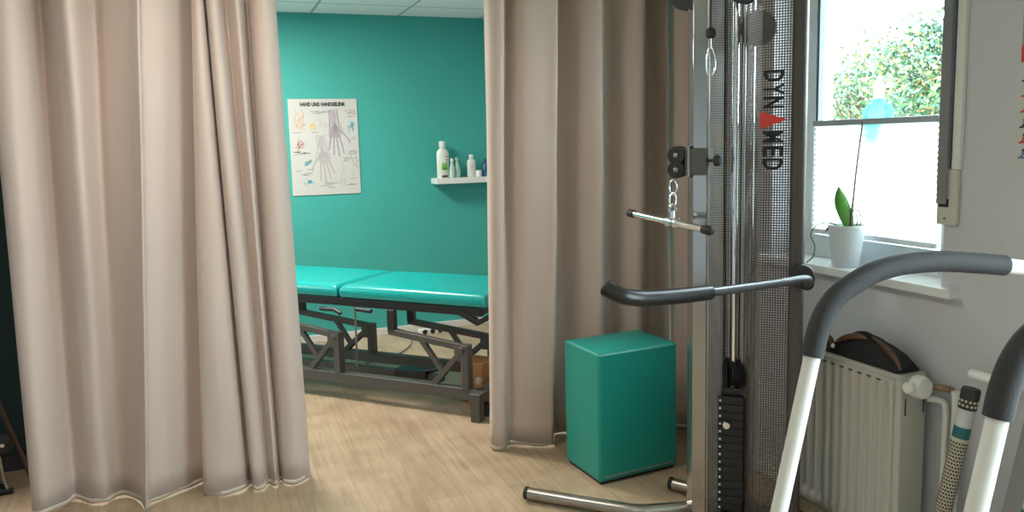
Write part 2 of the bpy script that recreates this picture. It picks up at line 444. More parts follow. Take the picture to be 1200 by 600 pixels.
curtain('narrow taupe curtain strip along the right wall behind the cable tower', [
    (2.098, 3.31, 2.098, 3.31), (2.065, 3.25, 2.068, 3.25), (2.100, 3.19, 2.098, 3.19), (2.06, 3.11, 2.065, 3.12), (2.098, 3.04, 2.095, 3.05), (2.065, 2.97, 2.07, 2.98), (2.10, 2.91, 2.10, 2.92)], amp=False)
for x0, x1 in ((-1.5, XR),):
    bm = B(); box(bm, (x0, 3.395, 2.318), (x1, 3.435, 2.36))
    tag(link('curtain_rail', bm, 'white', smooth=False, bevel=.004), 'white ceiling curtain rail above the taupe curtains', 'curtain rail')

# ------------------------------------------------------------------ poster (hand anatomy chart)
def poster():
    px0, px1, z0, z1 = .556, 1.040, 1.080, 1.762
    w, h = px1 - px0, z1 - z0
    bm = B(); box(bm, (px0, YB - .008, z0), (px1, YB - .001, z1))
    T = Matrix(((1, 0, 0, px0), (0, 0, -1, YB - .008), (0, 1, 0, z0), (0, 0, 0, 1)))   # local x right, y up, z towards the room
    P = lambda a, b: (a * w, (1 - b) * h)
    text(bm, 'HAND UND HANDGELENK', .036, T @ Matrix.Translation((*P(.50, .055), .0008)), 1, width=.66*w, bold=.0022)
    def hand(cx, cy, s, ang, flip, mi, tone, lw):
        R = lambda x, y: ((cx * w) + s * (math.cos(ang) * x * flip - math.sin(ang) * y), ((1 - cy) * h) + s * (math.sin(ang) * x * flip + math.cos(ang) * y))
        fingers = [((-.30, .05), (-.62, .42), (-.72, .68)), ((-.22, .45), (-.30, .85), (-.34, 1.22)), ((-.05, .50), (-.07, .95), (-.08, 1.36)), ((.12, .46), (.16, .88), (.19, 1.24)), ((.27, .36), (.36, .68), (.43, .98))]
        for f in fingers:
            stroke(bm, [R(0, -.35), R(*f[0])], .035*s + lw, T, tone, .0004)
            stroke(bm, [R(*q) for q in f], .10*s, T, tone, .0004)
            stroke(bm, [R(0, -.40), R(*f[0]), R(*f[1]), R(*f[2])], lw, T, mi, .0007)
        for x in (-.22, -.10, .02, .14, .24):
            stroke(bm, [R(x*.8, -1.15), R(x*.9, -.6), R(x, -.1), R(x*1.1, .35)], lw, T, mi, .0007)
        stroke(bm, [R(-.20, -1.15), R(-.23, -.5), R(-.42, .1)], lw*1.1, T, mi, .0008); stroke(bm, [R(.20, -1.15), R(.25, -.5), R(.34, .3)], lw*1.1, T, mi, .0008)
        disc(bm, R(0, .05), .30*s, .38*s, T, tone, .00035); disc(bm, R(0, -.7), .16*s, .42*s, T, tone, .0003)
        for (a, b) in ((-.5, .9), (.6, .9), (.62, .2), (-.75, .2), (.5, -.5)):
            stroke(bm, [R(a*.5, b*.7), R(a*1.1, b)], .0012, T, mi, .0009)
    hand(.66, .335, .135, PI + .06, 1, 2, 3, .0048)
    hand(.47, .60, .135, PI + .12, -1, 3, 3, .0048)
    def small(cx, cy, rx, ry, mi, n):
        rnd = random.Random(int(cx * 100 + cy * 1000))
        c = P(cx, cy)
        for _ in range(n):
            a = rnd.uniform(0, PI); L = rnd.uniform(.3, .9)
            p = (c[0] + rnd.uniform(-.5, .5)*rx*w, c[1] + rnd.uniform(-.5, .5)*ry*h)
            stroke(bm, [(p[0] - math.cos(a)*L*rx*w*.4, p[1] - math.sin(a)*L*ry*h*.4), p, (p[0] + math.cos(a+.5)*L*rx*w*.4, p[1] + math.sin(a+.5)*L*ry*h*.4)], .0035, T, mi, .0006 + rnd.uniform(0, .0003))
    small(.14, .22, .16, .14, 4, 16); small(.15, .27, .14, .08, 4, 8)
    small(.35, .28, .10, .06, 5, 12); small(.14, .47, .10, .09, 6, 14); small(.15, .47, .10, .10, 1, 4)
    small(.90, .14, .12, .05, 6, 6); small(.90, .15, .12, .05, 2, 6)
    small(.90, .29, .09, .10, 7, 14); small(.90, .31, .07, .08, 8, 6); small(.9, .42, .12, .04, 3, 8)
    small(.25, .66, .14, .06, 7, 6); small(.25, .66, .12, .05, 3, 8); small(.24, .86, .14, .06, 7, 5); small(.25, .85, .12, .05, 3, 7)
    small(.22, .78, .16, .03, 2, 7); small(.90, .56, .12, .03, 2, 8); small(.80, .64, .14, .05, 2, 9); small(.93, .66, .10, .10, 2, 9); small(.93, .78, .10, .06, 3, 8)
    small(.74, .82, .08, .20, 3, 9); small(.55, .88, .20, .04, 2, 8); small(.46, .14, .22, .03, 2, 9); small(.16, .555, .18, .02, 1, 5); small(.88, .90, .16, .02, 6, 5); small(.5, .25, .12, .1, 3, 8)
    disc(bm, P(.23, .665), .018, .014, T, 7, .0009); disc(bm, P(.25, .86), .018, .014, T, 7, .0009); disc(bm, P(.34, .275), .014, .012, T, 5, .0009); disc(bm, P(.255, .858), .007, .006, T, 8, .0011)
    for (a, b, L) in ((.10, .345, .12), (.36, .345, .10), (.14, .57, .17), (.90, .185, .1), (.90, .575, .12), (.86, .905, .14), (.27, .73, .1), (.1, .745, .09), (.48, .905, .16), (.56, .925, .1), (.9, .84, .08)):
        stroke(bm, [P(a - L/2, b), P(a + L/2, b)], .0045, T, 2, .0007)
    o = link('anatomy_poster', bm, ['paper', 'ink', 'ink_purple', 'ink_light', 'ink_orange', 'ink_yellow', 'ink_red', 'ink_teal', 'ink_blue'], smooth=False)
    tag(o, 'white anatomy chart of hands with black heading on the teal wall', 'poster')
poster()

# ------------------------------------------------------------------ shelf and bottles
SZ = 1.168
sh = link('wall_shelf', box(B(), (1.575, YB - .16, SZ - .042), (2.115, YB, SZ)), 'white', smooth=False, bevel=.003)
tag(sh, 'white floating shelf on the teal back wall holding bottles', 'shelf')
def bottle(name, label, x, y, r, h, m, cap, shape='round', label_patch=None, group=None, lab_extra=None):
    t = thing(name, label, 'bottle', (x, y, SZ), 0, 'bottles on the wall shelf')
    bm = B()
    prof = [(r*.93, 0), (r, .004), (r, h*.66), (r*.92, h*.73), (r*.45, h*.80), (r*.42, h*.84)]
    if shape == 'taper': prof = [(r*.95, 0), (r, .004), (r*.92, h*.45), (r*.55, h*.70), (r*.40, h*.80), (r*.40, h*.84)]
    lathe(bm, prof)
    if shape == 'flat':
        bmesh.ops.scale(bm, vec=(1, .62, 1), verts=bm.verts)
    link('body', bm, m, t, angle=50)
    link('cap', lathe(B(), [(r*.50, h*.83), (r*.52, h*.84), (r*.50, h*.985), (r*.40, h)]), cap, t, angle=40)
    if label_patch:
        for (col, a0, a1, z0, z1) in label_patch:
            bm = B(); n = 8; rr = r * 1.015; ys = .62 if shape == 'flat' else 1
            lo = []; hi = []
            for k in range(n + 1):
                a = a0 + (a1 - a0) * k / n
                lo.append(bm.verts.new((rr*math.cos(a), ys*rr*math.sin(a), z0*h))); hi.append(bm.verts.new((rr*math.cos(a), ys*rr*math.sin(a), z1*h)))
            for k in range(n): bm.faces.new((lo[k], lo[k+1], hi[k+1], hi[k]))
            p = link('label_patch', bm, col, t)
            md = p.modifiers.new('thick', 'SOLIDIFY'); md.thickness = .0006; md.offset = 0
    return t
bottle('lotion_bottle', 'tall white bottle with green label, first on the shelf from the left', 1.648, YB - .085, .047, .275, 'bottle_white', 'white', 'flat',
       [('green_label', -PI*.62, -PI*.30, .22, .40), ('dark_label', -PI*.62, -PI*.30, .02, .08), ('pink_label', -PI*.40, -PI*.26, .56, .60), ('pink_label', -PI*.40, -PI*.26, .48, .51), ('pink_label', -PI*.40, -PI*.26, .42, .44)])
bottle('clear_bottle', 'small pale clear bottle directly beside the tall white bottle', 1.713, YB - .105, .024, .145, 'bottle_clear', 'bottle_white', 'taper')
bottle('oil_bottle', 'small pale green bottle standing alone near the middle of the shelf', 1.757, YB - .085, .027, .150, 'bottle_clear', 'bottle_clear', 'taper')
bottle('cream_bottle', 'short white bottle with printed lines towards the right of the shelf', 1.872, YB - .085, .034, .170, 'bottle_white', 'white', 'flat',
       [('pink_label', -PI*.62, -PI*.38, .52, .54), ('dark_label', -PI*.60, -PI*.40, .44, .455), ('pink_label', -PI*.62, -PI*.38, .34, .355)])
bottle('blue_bottle', 'dark blue bottle at the right end of the shelf by the curtain', 1.985, YB - .095, .030, .135, 'bottle_blue', 'bottle_blue')
bm = B(); lathe(bm, [(.022, 0), (.024, .003), (.024, .030), (.020, .036)])
tj = thing('cream_jar', 'low white jar standing before the blue bottle', 'jar', (1.925, YB - .10, SZ))
link('body', bm, 'bottle_white', tj, angle=40); link('lid', lathe(B(), [(.0245, .030), (.0245, .046), (.021, .049)]), 'white', tj, angle=40)

# ------------------------------------------------------------------ treatment couch
def couch():
    ang = -math.radians(46.5)
    t = thing('treatment_couch', 'turquoise height-adjustable treatment couch on a dark steel frame', 'massage table', (1.25, 3.787, 0), ang)
    Wd = .555
    def cushion(name, x0, x1, z0=.582, z1=.652):
        bm = B(); nx, ny = 14, 10
        def pt(i, j, up):
            u, v = i / nx, j / ny
            eu = min(u, 1-u) * (x1 - x0); ev = min(v, 1-v) * Wd
            r = .032; e = min(eu, ev)
            dz = 0 if e >= r else (r - math.sqrt(max(r*r - (r - e)**2, 0)))
            dome = .006 * math.sin(PI*u) * math.sin(PI*v)
            return (x0 + u*(x1 - x0), v*Wd, (z1 - dz + dome) if up else (z0 + dz*.25))
        def par(n, L):   # denser near the borders
            return [0, .004/L*1, .012/L, .024/L] + [.05/L + (1 - .1/L) * k / 8 for k in range(9)] + [1 - .024/L, 1 - .012/L, 1 - .004/L, 1]
        U = par(0, x1 - x0); V = par(0, Wd)
        nx, ny = len(U) - 1, len(V) - 1
        def P(u, v, up):
            eu = min(u, 1-u) * (x1 - x0); ev = min(v, 1-v) * Wd; r = .030; e = min(eu, ev)
            dz = 0 if e >= r else (r - math.sqrt(max(r*r - (r - e)**2, 0)))
            dome = .008 * math.sin(PI*u) ** .5 * math.sin(PI*v) ** .5 if 0 < u < 1 and 0 < v < 1 else 0
            return (x0 + u*(x1 - x0), v*Wd, (z1 - dz + dome) if up else (z0 + dz*.3))
        top = [[bm.verts.new(P(u, v, True)) for v in V] for u in U]
        bot = [[bm.verts.new(P(u, v, False)) for v in V] for u in U]
        for i in range(nx):
            for j in range(ny):
                bm.faces.new((top[i][j], top[i+1][j], top[i+1][j+1], top[i][j+1])); bm.faces.new((bot[i][j], bot[i][j+1], bot[i+1][j+1], bot[i+1][j]))
        for i in range(nx):
            for j in (0, ny): bm.faces.new((top[i][j], top[i+1][j], bot[i+1][j], bot[i][j]))
        for j in range(ny):
            for i in (0, nx): bm.faces.new((top[i][j], top[i][j+1], bot[i][j+1], bot[i][j]))
        c = link(name, bm, 'vinyl', t, angle=60)
        bm = B()
        for k in range(3): box(bm, (x0 + (x1 - x0)*(.46) - .001 + k*0, -.0025, z0 + .008), (x0 + (x1 - x0)*.46 + .002, .001, z0 + .045))
        return c
    cushion('cushion', -.885, .035); cushion('cushion', -1.93, -.905)
    bm = B()
    for y in (.012, Wd - .05):
        box(bm, (-1.90, y, .535), (.0, y + .04, .580))
    for x in (-1.90, -.93, -.86, -.04): box(bm, (x, .02, .54), (x + .04, Wd - .02, .575))
    link('top_frame', bm, 'black', t, smooth=False, bevel=.003)
    # cranked end bracket at the near right corner
    for y in (.02, Wd - .04):
        bm = B(); beam(bm, (-.12, y, .548), (-.015, y, .50), .03, .03); beam(bm, (-.025, y, .50), (.06, y, .545), .028, .028)
        link('end_bracket', bm, 'black', t, smooth=False, bevel=.003)
    # base: two long tubes and a cross foot at each end
    bm = B()
    for y in (0.0, .43):
        beam(bm, (-1.78, y, .125), (-.02, y, .125), .045, .062)
    beam(bm, (-1.70, .215, .115), (-.36, .215, .115), .04, .04)
    link('base_rail', bm, 'darkmetal', t, smooth=False, bevel=.004)
    for x in (0.0, -1.80):
        bm = B(); box(bm, (x - .035, -.075, .105), (x + .025, .53, .150))
        f = link('cross_foot', bm, 'darkmetal', t, smooth=False, bevel=.004)
        for y in (-.075, .475):
            g = link('foot', box(B(), (x - .032, y, .0), (x + .022, y + .055, .106)), 'darkmetal', f, smooth=False, bevel=.004)
            link('castor', lathe(B(), [(.005, -.012), (.036, -.012), (.038, 0), (.036, .012), (.005, .012)], axis_T((x + .005, y + .11, .040), (1, 0, 0))), 'rubber', f, angle=40)
    # four truss levers
    def lever(x, y, zt, L):
        bm = B()
        beam(bm, (x - L, y, zt + .055), (x + .03, y, zt), .034, .034)
        beam(bm, (x - .26, y, zt + .03), (x - .135, y, zt - .135), .026, .026)
        for k in (-.014, .014): beam(bm, (x - .005, y + k, zt - .01), (x - .19, y + k, .150), .010, .030)
        lathe(bm, [(.014, -.032), (.017, -.028), (.017, .028), (.014, .032)], axis_T((x, y, zt - .005), (0, 1, 0)), 14)
        link('lift_lever', bm, 'darkmetal', t, smooth=False, bevel=.003)
        bm = B(); box(bm, (x - .002, y - .026, .15), (x + .036, y + .026, zt + .02)); box(bm, (x - .05, y - .018, zt - .07), (x + .02, y + .018, zt + .01))
        link('lever_bracket', bm, 'darkmetal', t, smooth=False, bevel=.003)
        link('upper_post', beam(B(), (x - L + .02, y, zt + .05), (x - L + .02, y, .54), .046, .034), 'black', t, smooth=False, bevel=.003)
    lever(-.925, .0, .365, .46); lever(-.10, .0, .365, .46)
    lever(-1.0, .42, .318, .54); lever(-.17, .42, .318, .54)
    link('gas_spring', tube(B(), [(-.935, .2, .50), (-.94, .2, .13)], .006, 10), 'satin', t)
    bm = B(); box(bm, (-.66, .17, .11), (-.45, .26, .150)); tube(bm, [(-.50, .21, .14), (-.34, .21, .18)], .014, 12)
    link('lift_motor', bm, 'black', t, bevel=.005, angle=40)
    link('release_handle', tube(B(), [(-1.0, -.03, .52), (-.90, -.03, .52), (-.86, -.03, .50)], .012, 10), 'black', t, angle=40)
    link('release_handle', tube(B(), [(-.76, -.02, .53), (-.66, -.02, .525)], .012, 10), 'black', t, angle=40)
    return t
couch()
ca, sa = math.cos(math.radians(46.5)), math.sin(math.radians(46.5))
def cw(x, y, z=0): return (1.25 + ca*x + sa*y, 3.787 - sa*x + ca*y, z)
bm = B(); box(bm, (-.070, -.075, 0), (.070, .075, .225)); 
bl = link('wooden_box', bm, 'crate', smooth=False, bevel=.006); bl.location = cw(-.175, .285); bl.rotation_euler = (0, 0, -math.radians(46.5))
tag(bl, 'orange brown wooden box on the floor under the couch end', 'box')
knob = link('knob', lathe(B(), [(.012, 0), (.02, .004), (.02, .016), (.012, .022)], axis_T((.052, -.075, .13), (0, -1, 0))), 'pearl', bl, angle=40)
# power strip and cable on the floor by the wall
ps = thing('power_strip', 'white socket strip on the floor below the teal wall', 'power strip', (1.50, 5.72, 0), .05)
bm = B(); box(bm, (-.10, -.028, 0), (.10, .028, .045)); link('body', bm, 'white', ps, smooth=False, bevel=.006)
for k in (-.06, 0, .06):
    link('socket', lathe(B(), [(.004, 0), (.019, 0), (.019, .0015), (.004, .0015)], axis_T((k, -.0285, .024), (0, -1, 0)), 16), 'black', ps, angle=30)
bm = B(); tube(bm, smooth_path([(1.40, 5.70, .02), (1.32, 5.60, .006), (1.26, 5.42, .006), (1.15, 5.25, .006), (1.02, 5.15, .006), (.88, 5.10, .006)]), .005, 8)
tag(link('power_cable', bm, 'rackgrey'), 'thin grey cable running over the floor behind the couch', 'cable')

# ------------------------------------------------------------------ vinyl cube
pc = thing('vinyl_cube', 'tall teal green vinyl block standing in front of the right curtain', 'pouf', (1.426, 2.808, 0), math.atan2(.031, .393))
bm = B(); box(bm, (0, 0, .012), (.392, .285, .558))
bmesh.ops.subdivide_edges(bm, edges=bm.edges, cuts=7, use_grid_fill=True)
for v in bm.verts:
    x, y, z = v.co; k = .006
    ux, uy, uz = x/.392, y/.285, (z - .012)/.546
    bulge = lambda a, b: math.sin(PI*a) * math.sin(PI*b)
    if uy < .001: v.co.y -= k * bulge(ux, uz)
    if uy > .999: v.co.y += k * bulge(ux, uz)
    if ux < .001: v.co.x -= k * bulge(uy, uz)
    if ux > .999: v.co.x += k * bulge(uy, uz)
    if uz > .999: v.co.z += .010 * bulge(ux, uy)
link('cover', bm, 'pouf', pc, angle=60, bevel=.012)
link('base_board', box(B(), (.012, .012, 0), (.380, .273, .013)), 'black', pc, smooth=False)
z = link('zip', box(B(), (.03, -.0025, .030), (.375, .001, .036)), 'rackgrey', pc, smooth=False); z['label'] = 'thin zip line low on the front face'
bm = B()
tube(bm, [(.004, .002, .548), (.388, .002, .548), (.388, .283, .548), (.004, .283, .548), (.004, .002, .548)], .0035, 6)
link('piping', bm, 'pouf', pc)

# ------------------------------------------------------------------ cable tower
U = Vector((.73, -.683, 0)).normalized()
L0 = Vector((1.55, 2.35, 0))
tw = thing('cable_tower', 'tall steel cable pulley tower with perforated cover beside the window', 'exercise machine', L0, math.atan2(U.y, U.x))
# local: x = to the right along the tower, y = away from the viewer, z up
def sheet(name, path, z0, z1, m, parent=tw):
    bm = B(); uvl = bm.loops.layers.uv.new('UVMap')
    s = 0; prev = None
    for a, b in zip(path, path[1:]):
        L = math.dist(a, b)
        vs = [bm.verts.new((*a, z0)), bm.verts.new((*b, z0)), bm.verts.new((*b, z1)), bm.verts.new((*a, z1))]
        f = bm.faces.new(vs)
        for lp, uv in zip(f.loops, ((s, z0), (s + L, z0), (s + L, z1), (s, z1))): lp[uvl].uv = uv
        s += L
    return link(name, bm, m, parent, smooth=False)
ZT = 2.15
bm = prism(B(), [(-.012, .048), (.013, .012), (.060, .012), (.060, .135), (-.012, .135)], Matrix.Translation((0, 0, .04)), ZT)
col = link('front_column', bm, 'polished', tw, bevel=.0015, angle=20); col['label'] = 'polished flat steel column at the front'
sheet('perforated_flange', [(.062, .010), (.108, .062)], .06, ZT, 'mesh_silver')
sp_ = sheet('perforated_panel', [(.240, .0), (.334, .0)], .06, ZT, 'mesh_side'); sp_['label'] = 'perforated side panel carrying the lettering'
sheet('perforated_flange', [(.172, .085), (.240, .0)], .06, ZT, 'mesh_flange')
sheet('perforated_panel', [(.030, .165), (.215, .165)], .06, ZT, 'mesh_dark')
bm = B(); box(bm, (.330, -.002, .04), (.376, .168, ZT + .03)); link('rear_column', bm, 'bronze', tw, bevel=.018, angle=40)
link('bottom_plate', box(B(), (-.005, .0, .02), (.39, .17, .058)), 'bronze', tw, smooth=False, bevel=.004)
link('top_plate', box(B(), (-.01, -.004, ZT), (.395, .172, ZT + .05)), 'bronze', tw, smooth=False, bevel=.004)
for x, y, r in ((.1435, .095, .0115), (.196, .125, .009)):
    link('guide_rod', tube(B(), [(x, y, .05), (x, y, ZT)], r, 14), 'chrome', tw)
bm = B(); tube(bm, [(.066, .004, .06), (.066, .004, ZT)], .0035, 8); tube(bm, [(.176, .080, .06), (.176, .080, ZT)], .0035, 8); link('edge_trim', bm, 'satin', tw)
# weight stack
n = 15; z0, z1 = .07, .50; hh = (z1 - z0) / n
stack_label_col = []
for k in range(n):
    bm = B(); box(bm, (.096, .050, z0 + k*hh), (.186, .150, z0 + (k + 1)*hh - .0015))
    p = link('weight_plate', bm, 'rubber', tw, smooth=False, bevel=.002)
    bm = B(); box(bm, (.1015, .0485, z0 + k*hh + .008), (.1085, .0502, z0 + k*hh + .016))
    link('number_mark', bm, 'white', p, smooth=False)
bm = B(); lathe(bm, [(.006, 0), (.006, .02), (.014, .022), (.016, .030), (.012, .040)], axis_T((.132, .05, .405), (0, -1, 0)), 16); link('selector_pin', bm, 'chrome', tw, angle=40)
bm = B(); box(bm, (.105, .07, .50), (.20, .14, .525)); box(bm, (.120, .075, .525), (.126, .135, .60)); box(bm, (.176, .075, .525), (.182, .135, .60)); link('pulley_yoke', bm, 'black', tw, smooth=False, bevel=.003)
def wheel(bm, c, d, r, w=.014):
    lathe(bm, [(.006, -w*.6), (r*.8, -w*.5), (r, -w*.5), (r, -w*.32), (r*.86, -w*.08), (r*.86, w*.08), (r, w*.32), (r, w*.5), (r*.8, w*.5), (.006, w*.6)], axis_T(c, d), 26)
for x in (.130, .150, .170):
    bm = B(); wheel(bm, (x, .10, .575), (1, .55, 0), .052); link('stack_pulley', bm, 'black', tw, angle=35)
link('lift_cable', tube(B(), [(.160, .120, .60), (.165, .120, ZT)], .003, 8), 'black', tw)
# lettering running down the panel (tops of the letters to the right)
bm = B()
def LT(zc, uc=.2755): return Matrix(((0, 1, 0, uc), (0, 0, -1, -.0012), (-1, 0, 0, zc), (0, 0, 0, 1)))
for ch, zc in (('D', 1.615), ('Y', 1.572), ('N', 1.529), ('M', 1.416), ('E', 1.369), ('D', 1.327)):
    text(bm, ch, .088, LT(zc), 0, width=.038 if ch != 'E' else .032, extrude=.0006, bold=.0022)
prism(bm, [(-.030, -.042), (.030, -.042), (0, .045)], LT(1.472), .0012, 1)
link('lettering', bm, ['letter', 'red'], sp_, smooth=False)
# carriage with two pulleys
car = link('pulley_carriage', box(box(B(), (-.012, -.012, 1.292), (.064, .148, 1.385)), (-.030, .03, 1.305), (-.005, .11, 1.375)), 'darkmetal', tw, smooth=False, bevel=.005)
bm = B(); box(bm, (-.002, -.020, 1.285), (.006, .15, 1.395)); link('clamp_edge', bm, 'satin', car, smooth=False, bevel=.002)
for z in (1.362, 1.312):
    for y in (.035, .085):
        bm = B(); wheel(bm, (-.042, y - .03, z), (.15, 1, 0), .030, .022); wh = link('pulley_wheel', bm, 'black', car, angle=35)
        link('bolt', lathe(B(), [(.008, 0), (.008, .008), (.004, .010)], axis_T((-.042, y - .047, z), (0, -1, 0)), 10), 'satin', wh, angle=35)
bm = B(); tube(bm, [(.06, -.004, 1.342), (.088, -.018, 1.342)], .005, 10); lathe(bm, [(.006, 0), (.018, .006), (.021, .014), (.014, .026)], axis_T((.086, -.018, 1.342), (1, -.25, 0)), 16)
link('locking_knob', bm, 'black', car, angle=40)
# upper pulleys and the hanging cable with its stopper
bm = B(); wheel(bm, (-.02, .05, 1.905), (.2, 1, 0), .050, .03); link('top_pulley', bm, 'black', tw, angle=35)
bm = B(); wheel(bm, (.178, .02, 1.905), (.25, 1, 0), .050, .03); link('top_pulley', bm, 'black', tw, angle=35)
bm = B(); wheel(bm, (.215, .115, 1.785), (.1, 1, 0), .060, .02); link('top_pulley', bm, 'darkmetal', tw, angle=35)
ch = link('hanging_cable', tube(B(), [(.074, -.012, 1.775), (.074, -.012, ZT)], .004, 8), 'black', tw)
link('cable_stopper', lathe(B(), [(.006, -.018), (.016, -.012), (.018, 0), (.016, .012), (.006, .018)], Matrix.Translation((.074, -.012, 1.765)), 14), 'rubber', ch, angle=40)
def carabiner(bm, x, y, zc, h, w, r=.0035):
    pts = []
    for k in range(25):
        a = 2*PI*k/24; ww = w * (1 + .25 * -math.sin(a))
        pts.append((x + ww*math.cos(a), y, zc + h*math.sin(a)))
    tube(bm, pts, r, 8, caps=False)
bm = B(); tube(bm, [(.074, -.012, 1.748), (.074, -.012, 1.715)], .005, 8); carabiner(bm, .074, -.012, 1.672, .048, .015); link('carabiner', bm, 'chrome', ch, angle=50)
# swinging pull-up arm with foam grip
bm = B(); lathe(bm, [(.02, 0), (.040, .004), (.043, .012), (.040, .022), (.02, .026)], axis_T((.374, -.002, .955), (0, -1, 0)), 26); link('pivot_disc', bm, 'black', tw, angle=40)
arm_pts = smooth_path([(.392, -.045, .930), (.398, -.075, .955), (.380, -.13, .966), (.345, -.20, .970), (.289, -.296, .974), (.148, -.540, .988)], 6)
arm = link('support_arm', tube(B(), arm_pts, .0130, 14), 'armmetal', tw)
bm = B(); lathe(bm, [(.012, 0), (.02, .004), (.022, .02), (.014, .03)], axis_T((.392, -.028, .937), (0, -1, 0)), 16); link('pivot_nut', bm, 'black', arm, angle=40)
gp = smooth_path([(.150, -.537, .988), (.085, -.648, .996), (.024, -.749, 1.006), (-.002, -.790, 1.013), (-.026, -.815, 1.021), (-.052, -.822, 1.032), (-.066, -.820, 1.040)], 6)
g = link('arm_grip', tube(B(), gp, .0215, 18), 'blackfoam', arm, angle=60)
link('grip_end_cap', lathe(B(), [(.0225, -.004), (.0225, .006), (.016, .011), (.006, .012)], axis_T(gp[-1], Vector(gp[-1]) - Vector(gp[-2])), 18), 'rubber', g, angle=40)
# floor feet
def Lw(P): q = Vector(P) - L0; V = Vector((-U.y, U.x, 0)); return (q.dot(U), q.dot(V), P[2])
bm = B(); fp = [(1.098, 2.812, .032), (1.25, 2.660, .032), (1.37, 2.545, .032)]
fp += [(1.405, 2.512, .032), (1.430, 2.494, .032), (1.46, 2.482, .032), (1.50, 2.472, .032), (1.66, 2.43, .032), (1.80, 2.30, .032)]
ft = link('floor_foot', tube(B(), [Lw(p) for p in fp], .024, 18), 'satin', tw, angle=50)
for a, b in (((1.098, 2.812, .032), (1.104, 2.806, .032)),):
    link('end_cap', lathe(B(), [(.021, -.004), (.0255, -.002), (.0255, .012), (.0245, .014)], axis_T(Lw(a), Vector(Lw(b)) - Vector(Lw(a))), 18), 'rubber', ft, angle=30)
f2 = [(1.668, 2.656, .032), (1.74, 2.545, .032), (1.82, 2.42, .032)]
ft2 = link('floor_foot', tube(B(), [Lw(p) for p in f2], .024, 18), 'satin', tw, angle=50)
link('end_cap', lathe(B(), [(.021, -.004), (.0255, -.002), (.0255, .012), (.0245, .014)], axis_T(Lw(f2[0]), Vector(Lw(f2[1])) - Vector(Lw(f2[0]))), 18), 'rubber', ft2, angle=30)
bm = B(); beam(bm, Lw((1.62, 2.44, .028)), Lw((1.85, 2.34, .028)), .10, .045); link('foot_bracket', bm, 'bronze', tw, smooth=False, bevel=.005)

# ------------------------------------------------------------------ pull bar hanging from the carriage
cx = L0 + U * -.064 + Vector((-U.y, U.x, 0)) * .03
a = Vector((1.425, 2.530, 1.150)); b = Vector((1.468, 2.075, 1.122)); mid = Vector((1.4445, 2.285, 1.140))
a = mid + (a - b).normalized() * .245; b = mid - (a - mid).normalized() * .185
pb = thing('pull_bar', 'short chrome pull bar with black ends hanging from the pulleys', 'handle', mid)
def rel(v): return Vector(v) - mid
top = Vector((mid.x + .012, mid.y + .012, 1.285))
link('bar', tube(B(), [rel(a), rel(b)], .0118, 16), 'chrome', pb, angle=50)
for p, q in ((a, mid), (b, mid)):
    d = (Vector(p) - Vector(q)).normalized()
    link('end_cap', lathe(B(), [(.0138, -.028), (.0150, -.02), (.0150, .006), (.010, .014), (.003, .016)], axis_T(rel(p), d), 16), 'rubber', pb, angle=50)
bm = B(); d = (a - b).normalized()
lathe(bm, [(.013, -.034), (.018, -.028), (.018, -.012), (.014, -.008), (.014, .008), (.018, .012), (.018, .028), (.013, .034)], axis_T((0, 0, 0), d), 18)
tube(bm, [(0, 0, .012), (0, 0, .040)], .011, 12); tube(bm, smooth_path([(-.012, 0, .035), (-.008, 0, .055), (0, 0, .062), (.008, 0, .055), (.012, 0, .035)], 4), .005, 8)
link('swivel', bm, 'chrome', pb, angle=45)
bm = B()
def loop(z0, z1, w, off, ax):
    pts = []
    for k in range(21):
        q = 2*PI*k/20; pts.append((off.x + w*math.cos(q)*ax[0], off.y + w*math.cos(q)*ax[1], (z0 + z1)/2 + (z1 - z0)/2*math.sin(q)))
    tube(bm, pts, .0036, 8, caps=False)
o1 = Vector((.002, .002, 0))
loop(.052, .100, .013, o1, (1, 0)); loop(.092, .142, .013, Vector((.006, .006, 0)), (.6, -.8))
link('carabiner', bm, 'chrome', pb, angle=60)

# ------------------------------------------------------------------ handrails in the foreground
def handrail(name, label, o):
    t = thing(name, label, 'handrail', o, group='handrails with foam grips')
    W_, G = .0168, .0225
    lo = [(-.245, 0, .0), (-.155, 0, .42), (-.100, 0, .667), (-.032, 0, .975)]
    link('rail_tube', tube(B(), lo, W_, 18), 'whitecoat', t, angle=50)
    arc = smooth_path([(-.033, 0, .970), (-.024, 0, 1.012), (-.006, 0, 1.056), (.022, 0, 1.090), (.062, 0, 1.114), (.11, 0, 1.134), (.18, 0, 1.146), (.27, 0, 1.147), (.36, 0, 1.138), (.445, 0, 1.127)], 5)
    gr = link('foam_grip', tube(B(), arc, G, 20), 'foam', t, angle=60); gr['label'] = 'grey foam grip over the bend'
    hi = smooth_path([(.435, 0, 1.128), (.52, 0, 1.114), (.58, 0, 1.09), (.62, 0, 1.04), (.635, 0, .96), (.635, 0, .5), (.635, 0, 0)], 6)
    link('rail_tube', tube(B(), hi, W_, 18), 'whitecoat', t, angle=50)
    link('base_bar', tube(B(), [(-.30, 0, .02), (.66, 0, .02)], .02, 16), 'whitecoat', t, angle=50)
    return t
h1 = handrail('handrail', 'white tubular handrail with grey foam grip, left rail in front of the radiator', (1.165, 1.262, 0)); h1.rotation_euler = (0, 0, -.10)
h2 = dup(h1); h2.location = (1.170, .855, 0)
h2['label'] = 'white tubular handrail with grey foam grip at the right edge, nearest the viewer'

